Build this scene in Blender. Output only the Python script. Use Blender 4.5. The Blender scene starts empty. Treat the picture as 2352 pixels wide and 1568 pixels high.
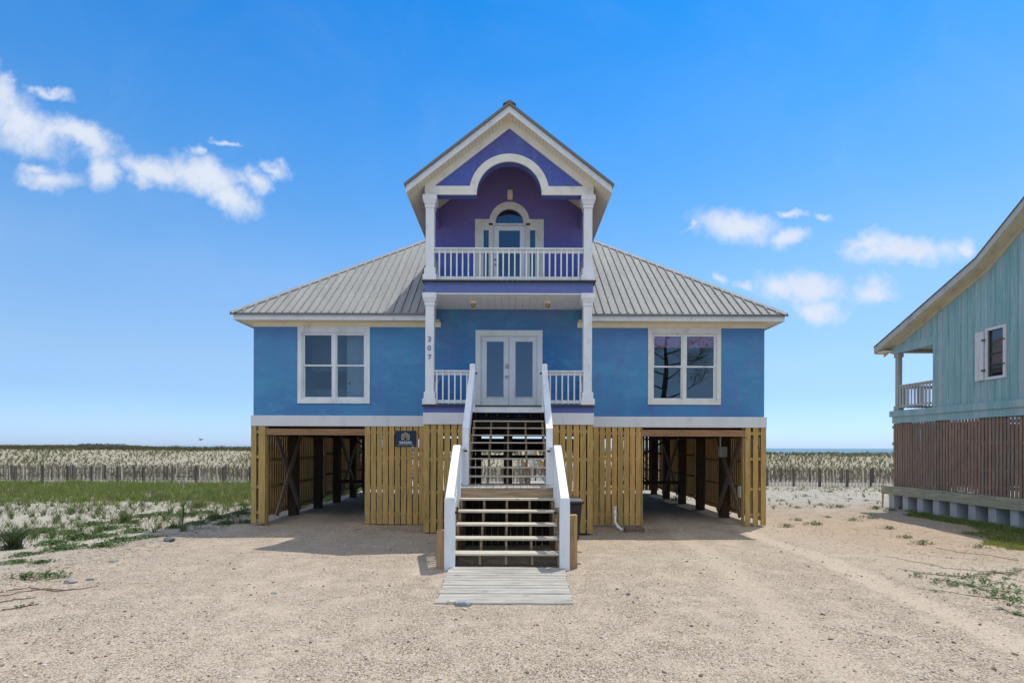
import bpy, math, random
import numpy as np
from mathutils import Vector, Matrix, Euler
random.seed(7); RNG = np.random.default_rng(7)
R = math.radians
sc = bpy.context.scene
col = sc.collection
# ------------------------------------------------------------ camera
CAMZ = 2.15; FPX = 1170.0
cam_d = bpy.data.cameras.new("Camera"); cam = bpy.data.objects.new("Camera", cam_d); col.objects.link(cam)
cam_d.sensor_width = 36; cam_d.lens = 36 * FPX / 2352; cam_d.shift_x = 0.0; cam_d.shift_y = 0.1033
cam_d.clip_start = .05; cam_d.clip_end = 30000
cam.matrix_world = Matrix.Translation((0, 0, CAMZ)) @ Euler((R(90), 0, 0)).to_matrix().to_4x4() @ Matrix.Rotation(R(.2), 4, 'Z')
sc.camera = cam
# ------------------------------------------------------------ light
SUN = Vector((.287, .295, 1)).normalized()
EL = math.asin(SUN.z); AZ = math.atan2(SUN.x, SUN.y)
sd = bpy.data.lights.new("Sun", 'SUN'); sd.energy = 2.15; sd.angle = R(.55); sd.color = (1, .95, .87)
sun = bpy.data.objects.new("Sun", sd); col.objects.link(sun)
sun.rotation_euler = SUN.to_track_quat('Z', 'Y').to_euler(); sun.location = (20, 20, 60)
sc.view_settings.view_transform = 'Standard'; sc.view_settings.look = 'None'
sc.view_settings.exposure = .78; sc.view_settings.gamma = 1
w = bpy.data.worlds.new("World"); sc.world = w; w.use_nodes = True
SKY_STRENGTH = .145
def world_sky():
    nt = w.node_tree; N = nt.nodes; L = nt.links; N.clear()
    out = N.new('ShaderNodeOutputWorld'); bg = N.new('ShaderNodeBackground'); bg.inputs[1].default_value = SKY_STRENGTH
    sky = N.new('ShaderNodeTexSky'); sky.sky_type = 'NISHITA'; sky.sun_disc = False
    sky.sun_elevation = EL; sky.sun_rotation = AZ; sky.air_density = 1.0; sky.dust_density = .35; sky.ozone_density = 2.2
    hs = N.new('ShaderNodeMixRGB'); hs.blend_type = 'MULTIPLY'; hs.inputs[0].default_value = 1; L.new(sky.outputs[0], hs.inputs[1])
    tc = N.new('ShaderNodeTexCoord'); sep = N.new('ShaderNodeSeparateXYZ'); L.new(tc.outputs['Generated'], sep.inputs[0])
    def M(op, a, b=None, c=None, clamp=False):
        n = N.new('ShaderNodeMath'); n.operation = op; n.use_clamp = clamp
        for i, v in enumerate((a, b, c)):
            if v is None: continue
            if isinstance(v, (int, float)): n.inputs[i].default_value = v
            else: L.new(v, n.inputs[i])
        return n.outputs[0]
    # deep clear air over the gulf: thin haze at the horizon, saturated blue above
    rp = N.new('ShaderNodeValToRGB'); L.new(sep.outputs[2], rp.inputs[0]); e = rp.color_ramp.elements
    stops = [(0., (.33,.47,.85)), (.035, (.35,.48,.80)), (.09, (.36,.46,.64)), (.15, (.45,.53,.62)), (.287, (.46,.62,.72)), (.40, (.30,.59,.76)), (.514, (.17,.55,.81)), (.657, (.035,.46,.80)), (.80, (.55,.75,.9)), (1., (.9,.9,.9))]
    while len(e) < len(stops): e.new(.5)
    for q, (p_, c_) in zip(e, stops): q.position = p_; q.color = (*c_, 1)
    L.new(rp.outputs[0], hs.inputs[2])
    ay = M('MAXIMUM', M('ABSOLUTE', sep.outputs[1]), .05)
    u = M('DIVIDE', sep.outputs[0], ay); v = M('DIVIDE', sep.outputs[2], ay)
    cb = N.new('ShaderNodeCombineXYZ'); L.new(u, cb.inputs[0]); L.new(v, cb.inputs[1])
    def noise(scale, detail, rough, src, d=0.):
        n = N.new('ShaderNodeTexNoise'); n.inputs['Scale'].default_value = scale; n.inputs['Detail'].default_value = detail
        n.inputs['Roughness'].default_value = rough; n.inputs['Distortion'].default_value = d; L.new(src, n.inputs['Vector']); return n
    def VM(op, a, b):
        n = N.new('ShaderNodeVectorMath'); n.operation = op
        for i, q in enumerate((a, b)):
            if isinstance(q, tuple): n.inputs[i].default_value = q
            else: L.new(q, n.inputs[i])
        return n.outputs[0]
    n1 = noise(9, 5, .6, cb.outputs[0]); d1 = VM('MULTIPLY', VM('SUBTRACT', n1.outputs['Color'], (.5, .5, .5)), (.11, .075, 0))
    n2 = noise(40, 4, .6, cb.outputs[0]); d2 = VM('MULTIPLY', VM('SUBTRACT', n2.outputs['Color'], (.5, .5, .5)), (.028, .018, 0))
    P = VM('ADD', VM('ADD', cb.outputs[0], d1), d2)
    # clouds of the day: centre, radii, tilt (direction space, tangent of the angle from north)
    B = [(50,285,112,50,24),(180,318,100,31,22),(15,215,26,42,30),(-50,240,120,70,20),(118,213,45,10,18),(112,412,70,22,4),(90,388,38,18,0),
         (232,398,42,36,40),(360,402,95,28,12),(465,412,100,36,12),(530,455,62,30,22),(590,420,40,22,10),(632,396,32,14,20),(447,357,18,14,30),(515,326,32,6,8),
         (1690,520,88,33,4),(1600,512,30,9,-18),(1812,549,36,21,-8),(1820,492,30,7,8),(1888,500,20,8,0),(2070,573,130,30,2),(1990,560,60,22,0),
         (2225,572,30,18,15),(1662,640,14,13,0),(1840,662,100,30,3),(1885,705,65,26,6),(2008,660,58,24,4),(1705,650,26,10,10),(2300,640,40,10,0),
         (-300,300,200,60,10),(2700,520,200,60,-8),(2600,650,120,30,0)]
    dens = None
    for (x, y, rx, ry, a) in B:
        mp = N.new('ShaderNodeMapping'); mp.vector_type = 'TEXTURE'
        mp.inputs['Location'].default_value = ((x-1176)/FPX, (1027-y)/FPX, 0)
        mp.inputs['Rotation'].default_value = (0, 0, -R(a)); mp.inputs['Scale'].default_value = (rx*1.32/FPX, ry*1.42/FPX, 1)
        L.new(P, mp.inputs['Vector'])
        ln = N.new('ShaderNodeVectorMath'); ln.operation = 'LENGTH'; L.new(mp.outputs[0], ln.inputs[0])
        k = M('SUBTRACT', 1.0, ln.outputs['Value'])
        k = M('MULTIPLY', k, min(1., .55 + ry/70))
        dens = k if dens is None else M('SMOOTH_MAX', dens, k, .12)
    n3 = noise(20, 6, .62, cb.outputs[0], .3)
    dens = M('ADD', dens, M('MULTIPLY', M('SUBTRACT', n3.outputs['Fac'], .5), 1.05))
    mr = N.new('ShaderNodeMapRange'); mr.interpolation_type = 'SMOOTHSTEP'
    mr.inputs['From Min'].default_value = -.14; mr.inputs['From Max'].default_value = .86; mr.inputs['To Max'].default_value = .93
    L.new(dens, mr.inputs['Value'])
    wisp = noise(3.2, 6, .65, cb.outputs[0], .6)
    wm = M('MULTIPLY', M('POWER', wisp.outputs['Fac'], 4.), .5)
    fac = M('MAXIMUM', mr.outputs[0], M('MULTIPLY', wm, .5), clamp=True)
    mix = N.new('ShaderNodeMixRGB'); L.new(fac, mix.inputs[0]); L.new(hs.outputs[0], mix.inputs[1])
    sh = N.new('ShaderNodeMixRGB'); sh.inputs[1].default_value = (2.65, 3.0, 3.6, 1); sh.inputs[2].default_value = (3.5, 3.65, 3.95, 1)
    L.new(noise(7, 3, .5, cb.outputs[0]).outputs['Fac'], sh.inputs[0]); L.new(sh.outputs[0], mix.inputs[2])
    # broken bright cloud added out of view behind the viewer, as fill light
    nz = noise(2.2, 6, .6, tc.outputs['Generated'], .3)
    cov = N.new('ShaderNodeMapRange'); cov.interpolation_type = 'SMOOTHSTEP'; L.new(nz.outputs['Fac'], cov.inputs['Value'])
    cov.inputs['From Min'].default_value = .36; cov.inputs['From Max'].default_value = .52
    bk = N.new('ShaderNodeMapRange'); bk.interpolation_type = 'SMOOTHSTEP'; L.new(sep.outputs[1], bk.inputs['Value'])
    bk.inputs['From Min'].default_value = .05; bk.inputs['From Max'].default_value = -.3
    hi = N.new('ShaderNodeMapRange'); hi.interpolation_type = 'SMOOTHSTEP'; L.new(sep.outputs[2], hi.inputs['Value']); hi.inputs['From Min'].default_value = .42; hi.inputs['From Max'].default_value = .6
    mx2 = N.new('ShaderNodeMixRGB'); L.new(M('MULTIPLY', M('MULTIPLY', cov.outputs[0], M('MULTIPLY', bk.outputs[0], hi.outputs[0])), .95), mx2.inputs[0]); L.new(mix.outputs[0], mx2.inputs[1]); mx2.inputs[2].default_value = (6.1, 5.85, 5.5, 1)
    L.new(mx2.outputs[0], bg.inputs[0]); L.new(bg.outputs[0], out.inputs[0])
world_sky()

def at(xd, yd, y):
    dx, dy = xd-1176, yd-1027
    u = dx+.0035*dy; v = dy-.0035*dx
    return Vector((u/FPX*y, y, CAMZ-v/FPX*y))
# ------------------------------------------------------------ materials
def newmat(name):
    m = bpy.data.materials.new(name); m.use_nodes = True
    nt = m.node_tree; return m, nt, nt.nodes['Principled BSDF'], nt.nodes['Material Output']
class NG:
    def __init__(s, nt): s.nt = nt; s.N = nt.nodes; s.L = nt.links
    def inp(s, sock, v):
        if isinstance(v, (int, float)): sock.default_value = v
        elif isinstance(v, (tuple, list)): sock.default_value = tuple(v) if len(v) == len(sock.default_value) else tuple(v)+(1,)
        else: s.L.new(v, sock)
    def math(s, op, a, b=0., c=0., clamp=False):
        n = s.N.new('ShaderNodeMath'); n.operation = op; n.use_clamp = clamp
        s.inp(n.inputs[0], a); s.inp(n.inputs[1], b); s.inp(n.inputs[2], c); return n.outputs[0]
    def pos(s):
        n = s.N.new('ShaderNodeNewGeometry'); return n.outputs['Position']
    def isl(s):
        n = s.N.new('ShaderNodeNewGeometry'); return n.outputs['Random Per Island']
    def orand(s):
        n = s.N.new('ShaderNodeObjectInfo'); return n.outputs['Random']
    def xyz(s, v):
        n = s.N.new('ShaderNodeSeparateXYZ'); s.L.new(v, n.inputs[0]); return n.outputs
    def map(s, v, scale=(1, 1, 1), loc=(0, 0, 0), rot=(0, 0, 0)):
        n = s.N.new('ShaderNodeMapping'); s.L.new(v, n.inputs[0]); n.inputs['Scale'].default_value = scale
        n.inputs['Location'].default_value = loc; n.inputs['Rotation'].default_value = rot; return n.outputs[0]
    def noise(s, v, scale, detail=4, rough=.55, dist=0., col=False):
        n = s.N.new('ShaderNodeTexNoise'); s.L.new(v, n.inputs['Vector']); n.inputs['Scale'].default_value = scale
        n.inputs['Detail'].default_value = detail; n.inputs['Roughness'].default_value = rough; n.inputs['Distortion'].default_value = dist
        return n.outputs['Color'] if col else n.outputs['Fac']
    def vor(s, v, scale, feat='F1', out='Distance', rnd=1.):
        n = s.N.new('ShaderNodeTexVoronoi'); n.feature = feat; s.L.new(v, n.inputs['Vector']); n.inputs['Scale'].default_value = scale
        n.inputs['Randomness'].default_value = rnd; return n.outputs[out]
    def rng(s, v, a, b, c=0., d=1., smooth=True):
        n = s.N.new('ShaderNodeMapRange'); n.interpolation_type = 'SMOOTHSTEP' if smooth else 'LINEAR'
        s.inp(n.inputs['Value'], v)
        for k, q in zip(('From Min', 'From Max', 'To Min', 'To Max'), (a, b, c, d)): s.inp(n.inputs[k], q)
        return n.outputs[0]
    def mix(s, f, a, b, mode='MIX'):
        n = s.N.new('ShaderNodeMixRGB'); n.blend_type = mode; s.inp(n.inputs[0], f); s.inp(n.inputs[1], a); s.inp(n.inputs[2], b); return n.outputs[0]
    def ramp(s, f, stops):
        n = s.N.new('ShaderNodeValToRGB'); s.inp(n.inputs[0], f); e = n.color_ramp.elements
        while len(e) < len(stops): e.new(.5)
        for q, (p, c) in zip(e, stops): q.position = p; q.color = (*c, 1)
        return n.outputs[0]
    def bump(s, h, strength=.3, dist=.01, normal=None):
        n = s.N.new('ShaderNodeBump'); n.inputs['Strength'].default_value = strength; n.inputs['Distance'].default_value = dist
        s.inp(n.inputs['Height'], h)
        if normal is not None: s.L.new(normal, n.inputs['Normal'])
        return n.outputs[0]

def wood(name, c1, c2, c3, axis='Z', rough=.75, grain=.5, knots=True, metal=0., useobj=False, stain=None):
    """boards: hue varies per board, grain runs along axis, a few knots"""
    m, nt, b, o = newmat(name); g = NG(nt); p = g.pos()
    r = g.isl() if not useobj else g.math('FRACT', g.math('ADD', g.isl(), g.orand()))
    off = g.N.new('ShaderNodeCombineXYZ'); g.inp(off.inputs[0], g.math('MULTIPLY', r, 37.)); g.inp(off.inputs[1], g.math('MULTIPLY', r, 91.)); g.inp(off.inputs[2], g.math('MULTIPLY', r, 13.))
    va = g.N.new('ShaderNodeVectorMath'); va.operation = 'ADD'; g.L.new(p, va.inputs[0]); g.L.new(off.outputs[0], va.inputs[1])
    sc_ = {'Z': (38, 38, 1.6), 'X': (1.6, 38, 38), 'Y': (38, 1.6, 38)}[axis]
    gr = g.noise(g.map(va.outputs[0], sc_), 1., 5, .62, .8)
    big = g.noise(va.outputs[0], 1.3, 3)
    c = g.ramp(r, [(0, c1), (.35, c2), (.7, c3), (1, c1)])
    c = g.mix(g.rng(gr, .35, .7), g.mix(1., c, (1.12, 1.08, 1.0, 1), 'MULTIPLY'), g.mix(1., c, (1-grain, 1-grain*1.05, 1-grain*1.15, 1), 'MULTIPLY'))
    c = g.mix(g.rng(big, .35, .7, 0, .35), c, g.mix(1., c, (.72, .78, .7, 1), 'MULTIPLY'))
    if knots:
        k = g.vor(g.map(va.outputs[0], {'Z': (7, 7, 1.9), 'X': (1.9, 7, 7), 'Y': (7, 1.9, 7)}[axis]), 1.)
        c = g.mix(g.rng(k, .05, .13, .85, 0.), c, (c3[0]*.22, c3[1]*.16, c3[2]*.12, 1))
    c = g.mix(g.rng(g.noise(g.map(p, (3, 3, .6) if axis == 'Z' else (1, 3, 3)), 1.3, 4, .65), .5, .75, 0, .3), c, g.mix(1., c, (.62, .60, .58), 'MULTIPLY'))
    if stain: c = g.mix(g.rng(g.noise(g.map(p, (1, 1, .4)), 2.2, 5, .7), .5, .72, 0, .7), c, stain)
    g.L.new(c, b.inputs['Base Color']); b.inputs['Roughness'].default_value = rough
    b.inputs['Specular IOR Level'].default_value = .25
    g.L.new(g.bump(gr, .35, .004), b.inputs['Normal']); return m

def paint(name, c, var=.12, rough=.5, dirt=(.3, .29, .25), dirtamt=.35, scale=3., streak=True, bump=.1, spec=.4):
    m, nt, b, o = newmat(name); g = NG(nt); p = g.pos()
    n = g.noise(g.map(p, (1, 1, .35 if streak else 1)), scale, 6, .65)
    n2 = g.noise(p, scale*9, 4, .6)
    cc = g.mix(g.rng(n, .35, .7, 0, var*2), c, tuple(x*.72 for x in c))
    cc = g.mix(g.rng(g.math('ADD', n, g.math('MULTIPLY', n2, .25)), .68, .86, 0, dirtamt), cc, dirt)
    g.L.new(cc, b.inputs['Base Color']); b.inputs['Roughness'].default_value = rough; b.inputs['Specular IOR Level'].default_value = spec
    if bump: g.L.new(g.bump(n2, bump, .01), b.inputs['Normal'])
    return m

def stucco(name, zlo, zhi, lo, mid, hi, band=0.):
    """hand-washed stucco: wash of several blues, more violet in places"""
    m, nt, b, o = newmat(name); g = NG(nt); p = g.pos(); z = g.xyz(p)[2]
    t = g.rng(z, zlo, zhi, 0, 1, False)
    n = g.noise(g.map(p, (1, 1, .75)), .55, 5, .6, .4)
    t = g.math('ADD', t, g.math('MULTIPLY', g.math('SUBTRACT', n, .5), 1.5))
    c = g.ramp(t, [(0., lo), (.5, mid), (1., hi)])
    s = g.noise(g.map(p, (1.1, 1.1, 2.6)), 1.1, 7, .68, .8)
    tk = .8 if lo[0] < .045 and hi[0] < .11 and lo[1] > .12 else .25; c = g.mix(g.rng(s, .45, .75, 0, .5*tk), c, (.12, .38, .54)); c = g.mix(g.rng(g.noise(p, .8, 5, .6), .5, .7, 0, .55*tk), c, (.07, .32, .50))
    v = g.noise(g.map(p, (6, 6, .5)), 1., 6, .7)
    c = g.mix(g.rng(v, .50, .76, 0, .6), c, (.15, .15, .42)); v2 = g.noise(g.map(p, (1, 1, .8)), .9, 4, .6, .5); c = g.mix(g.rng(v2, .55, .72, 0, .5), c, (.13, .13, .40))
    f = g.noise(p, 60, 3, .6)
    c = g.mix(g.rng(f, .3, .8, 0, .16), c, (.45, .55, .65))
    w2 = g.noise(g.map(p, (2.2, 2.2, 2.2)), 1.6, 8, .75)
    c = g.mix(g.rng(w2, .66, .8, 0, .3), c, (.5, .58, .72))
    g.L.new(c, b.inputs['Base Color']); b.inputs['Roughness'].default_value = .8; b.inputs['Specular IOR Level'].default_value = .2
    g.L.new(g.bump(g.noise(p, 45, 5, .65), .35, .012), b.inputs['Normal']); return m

def plain(name, c, rough=.6, metal=0., spec=.4):
    m, nt, b, o = newmat(name); g = NG(nt); p = g.pos()
    n = g.noise(p, 14, 5, .6)
    g.L.new(g.mix(g.rng(n, .3, .75, 0, .35), c, tuple(x*.7 for x in c)), b.inputs['Base Color'])
    b.inputs['Roughness'].default_value = rough; b.inputs['Metallic'].default_value = metal; b.inputs['Specular IOR Level'].default_value = spec
    return m

def glass(name, tint=(.75, .85, .9), refl=.22):
    m, nt, b, o = newmat(name); g = NG(nt)
    tr = g.N.new('ShaderNodeBsdfTransparent'); tr.inputs[0].default_value = (*tint, 1)
    gl = g.N.new('ShaderNodeBsdfGlossy'); gl.inputs['Roughness'].default_value = .015; gl.inputs['Color'].default_value = (.95, .97, 1, 1)
    nz = g.noise(g.pos(), 1.2, 2); g.L.new(g.bump(nz, .04, .02), gl.inputs['Normal'])
    fr = g.N.new('ShaderNodeFresnel'); fr.inputs[0].default_value = 1.5
    mx = g.N.new('ShaderNodeMixShader'); g.L.new(g.math('ADD', fr.outputs[0], refl, clamp=True), mx.inputs[0])
    g.L.new(tr.outputs[0], mx.inputs[1]); g.L.new(gl.outputs[0], mx.inputs[2]); g.L.new(mx.outputs[0], o.inputs[0]); return m

def leafmat(name, cols, rough=.55, trans=.35):
    m, nt, b, o = newmat(name); g = NG(nt); r = g.isl()
    r = g.math('FRACT', g.math('ADD', r, g.math('MULTIPLY', g.orand(), .35)))
    c = g.ramp(r, [(i/(len(cols)-1), q) for i, q in enumerate(cols)])
    g.L.new(c, b.inputs['Base Color']); b.inputs['Roughness'].default_value = rough; b.inputs['Specular IOR Level'].default_value = .25
    tl = g.N.new('ShaderNodeBsdfTranslucent'); g.L.new(c, tl.inputs[0])
    mx = g.N.new('ShaderNodeMixShader'); mx.inputs[0].default_value = trans
    g.L.new(b.outputs[0], mx.inputs[1]); g.L.new(tl.outputs[0], mx.inputs[2]); g.L.new(mx.outputs[0], o.inputs[0]); return m

M_ = {}
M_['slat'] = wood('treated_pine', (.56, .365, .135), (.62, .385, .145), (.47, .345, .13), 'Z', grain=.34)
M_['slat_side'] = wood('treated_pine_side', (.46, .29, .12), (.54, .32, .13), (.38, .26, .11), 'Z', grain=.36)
M_['beam'] = wood('pine_beam', (.42, .25, .14), (.38, .22, .12), (.34, .20, .11), 'X', grain=.4)
M_['post_wood'] = wood('stub_wood', (.52, .33, .17), (.45, .29, .15), (.5, .33, .19), 'Z', grain=.35)
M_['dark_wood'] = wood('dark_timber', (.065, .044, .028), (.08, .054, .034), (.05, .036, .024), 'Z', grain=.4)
M_['brace'] = wood('brace_timber', (.22, .165, .135), (.18, .13, .105), (.25, .19, .15), 'Z', grain=.35)
M_['tread'] = wood('weathered_tread', (.58, .54, .47), (.54, .50, .44), (.50, .46, .41), 'X', grain=.35)
M_['deckx'] = wood('weathered_deck', (.58, .57, .55), (.42, .41, .39), (.68, .67, .64), 'X', grain=.5)
M_['decky'] = wood('landing_deck', (.48, .46, .42), (.42, .40, .37), (.52, .50, .46), 'Y', grain=.4)
M_['stringer'] = wood('stringer_wood', (.36, .24, .13), (.30, .21, .125), (.33, .25, .17), 'Y', grain=.4)
M_['riser'] = wood('riser_wood', (.44, .34, .22), (.5, .36, .23), (.42, .32, .22), 'X', grain=.45)
M_['white'] = paint('white_paint', (.76, .785, .79), .2, .5, dirtamt=.42)
M_['white_rail'] = paint('white_rail_paint', (.78, .805, .83), .2, .5, dirtamt=.4, bump=.4)
M_['cream'] = paint('cream_trim', (.80, .74, .58), .12, .5, dirt=(.45, .4, .28), dirtamt=.3)
M_['creamwhite'] = paint('creamwhite_trim', (.76, .74, .66), .2, .5, dirt=(.42, .43, .38), dirtamt=.5, streak=False)
M_['band'] = paint('band_paint', (.70, .71, .70), .12, .6, dirtamt=.2)
M_['fascia'] = paint('fascia_paint', (.68, .71, .70), .2, .5, dirt=(.38, .42, .42), dirtamt=.55)
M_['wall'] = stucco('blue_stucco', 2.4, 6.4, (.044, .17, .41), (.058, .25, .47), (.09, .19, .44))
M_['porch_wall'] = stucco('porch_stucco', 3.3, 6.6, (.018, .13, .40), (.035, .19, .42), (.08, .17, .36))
M_['tower_wall'] = stucco('violet_stucco', 7.0, 9.2, (.05, .12, .46), (.12, .115, .40), (.17, .115, .37))
M_['gable'] = stucco('gable_stucco', 8.9, 10.6, (.065, .10, .40), (.07, .10, .38), (.09, .08, .31))
M_['violet'] = stucco('violet_band', 5.9, 6.9, (.10, .15, .42), (.12, .145, .38), (.09, .17, .40))
M_['violet2'] = stucco('violet_low_band', 2.8, 3.6, (.11, .13, .38), (.10, .12, .36), (.06, .16, .38))
M_['soffit'] = plain('soffit_vinyl', (.80, .73, .56), .5)
M_['ceil'] = paint('porch_ceiling_white', (.84, .84, .82), .08, .5, dirtamt=.1)
M_['black'] = plain('black_plastic', (.02, .025, .03), .35)
M_['rust'] = plain('rusty_metal', (.12, .07, .04), .8)
M_['brass'] = plain('brass', (.45, .33, .12), .35, .8)
M_['steel'] = plain('steel', (.45, .43, .38), .4, .7)
M_['edge'] = plain('dark_edge', (.07, .05, .04), .85)
M_['roofedge'] = plain('roof_edge_metal', (.17, .17, .165), .5, .2)
M_['concrete'] = plain('concrete', (.42, .41, .38), .9)
M_['number'] = plain('number_blue', (.17, .20, .40), .5)
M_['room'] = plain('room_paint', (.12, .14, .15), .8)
M_['roomdoor'] = plain('interior_white', (.92, .93, .93), .45)
M_['cabinet'] = plain('cabinet', (.34, .39, .43), .5)
M_['glass'] = glass('window_glass', (.70, .78, .82), .025)
M_['glass_dark'] = glass('door_glass', (.30, .48, .62), .085)
M_['glass_mirror'] = glass('reflective_window_glass', (.80, .86, .90), .045)
M_['pvc'] = plain('white_pvc', (.85, .86, .86), .3)
M_['signblue'] = plain('sign_navy', (.008, .028, .06), .4)
M_['signgold'] = plain('sign_gold', (.85, .68, .25), .5)
M_['signcream'] = plain('sign_cream', (.85, .78, .62), .5)
M_['signtext'] = plain('sign_text', (.72, .78, .88), .5)
def roof_mat():
    m, nt, b, o = newmat('metal_roof'); g = NG(nt); p = g.pos()
    n = g.noise(g.map(p, (1.2, .35, .35)), 1.6, 6, .6)
    c = g.ramp(n, [(.3, (.355, .355, .335)), (.55, (.30, .305, .29)), (.75, (.375, .375, .36))])
    c = g.mix(g.rng(g.noise(g.map(p, (9, .5, .5)), 1., 5, .7), .45, .7, 0, .7), c, (.24, .245, .225)); c = g.mix(g.rng(g.noise(p, 3.5, 6, .75), .55, .75, 0, .5), c, (.42, .42, .41))
    g.L.new(c, b.inputs['Base Color']); b.inputs['Roughness'].default_value = .75; b.inputs['Metallic'].default_value = .0
    b.inputs['Specular IOR Level'].default_value = .12; g.L.new(g.bump(n, .2, .05), b.inputs['Normal']); return m
M_['roof'] = roof_mat()
M_['screw'] = plain('screw', (.16, .14, .12), .6, .3)
def valance_mat():
    m, nt, b, o = newmat('floral_valance'); g = NG(nt); p = g.pos()
    n = g.noise(g.map(p, (1, 1, 1)), 9, 5, .7, 2.2)
    c = g.ramp(n, [(.3, (.45, .03, .08)), (.42, (.75, .10, .20)), (.5, (.9, .55, .72)), (.6, (.75, .25, .42)), (.7, (.92, .7, .82))])
    g.L.new(c, b.inputs['Base Color']); b.inputs['Roughness'].default_value = .9; return m
M_['valance'] = valance_mat()
def teal_mat(name='teal_siding', axisrand=True):
    m, nt, b, o = newmat(name); g = NG(nt); p = g.pos(); r = g.isl()
    sr = g.math('FLOOR', g.math('DIVIDE', g.xyz(p)[1], .24)); wn = g.N.new('ShaderNodeTexWhiteNoise'); wn.noise_dimensions = '1D'; g.L.new(sr, wn.inputs['W']); r = wn.outputs['Value']
    c = g.ramp(r, [(0, (.22, .42, .41)), (.4, (.34, .50, .50)), (.7, (.24, .46, .44)), (1, (.40, .50, .51))])
    s = g.noise(g.map(p, (8, 14, .9)), 1., 6, .7, .4)
    c = g.mix(g.rng(s, .42, .70, 0, .65), c, (.52, .58, .58))
    s2 = g.noise(g.map(p, (3, 5, .7)), 1.3, 5, .65)
    c = g.mix(g.rng(s2, .5, .7, 0, .5), c, (.15, .38, .37))
    pk = g.noise(g.map(p, (5, 22, 1.5)), 1.2, 6, .75)
    c = g.mix(g.rng(pk, .69, .73, 0, .8), c, (.16, .13, .11))
    g.L.new(c, b.inputs['Base Color']); b.inputs['Roughness'].default_value = .75; g.L.new(g.bump(s, .3, .01), b.inputs['Normal']); return m
M_['teal'] = teal_mat()
M_['nslat'] = wood('weathered_slat', (.33, .235, .18), (.28, .215, .18), (.38, .25, .18), 'Z', grain=.35, stain=(.26, .235, .21))
M_['nledge'] = wood('ledge_green_wood', (.42, .46, .32), (.40, .38, .30), (.46, .47, .34), 'Y', grain=.4, stain=(.30, .27, .25))
M_['nrake'] = paint('aged_cream_rake', (.66, .58, .40), .25, .7, dirt=(.28, .24, .18), dirtamt=.5)
M_['nfascia'] = paint('aged_fascia', (.56, .53, .43), .25, .7, dirt=(.25, .24, .2), dirtamt=.5)
M_['ngray'] = paint('gray_porch_paint', (.46, .43, .38), .2, .7)
M_['nrail'] = paint('aged_rail_paint', (.62, .60, .55), .2, .7)
M_['npile'] = paint('vinyl_sheet_pile', (.55, .56, .54), .25, .6, dirt=(.3, .3, .28), dirtamt=.5)
M_['shutter'] = paint('shutter_paint', (.74, .71, .70), .1, .6, dirt=(.5, .38, .25), dirtamt=.4)
M_['fence'] = wood('fence_lath', (.17, .145, .115), (.24, .21, .175), (.12, .105, .09), 'Z', grain=.3, knots=False)
M_['fencepost'] = wood('fence_post_wood', (.13, .12, .115), (.15, .14, .13), (.11, .10, .095), 'Z', grain=.3, knots=False)
M_['blind'] = plain('blind_white', (.26, .33, .39), .6)

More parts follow.
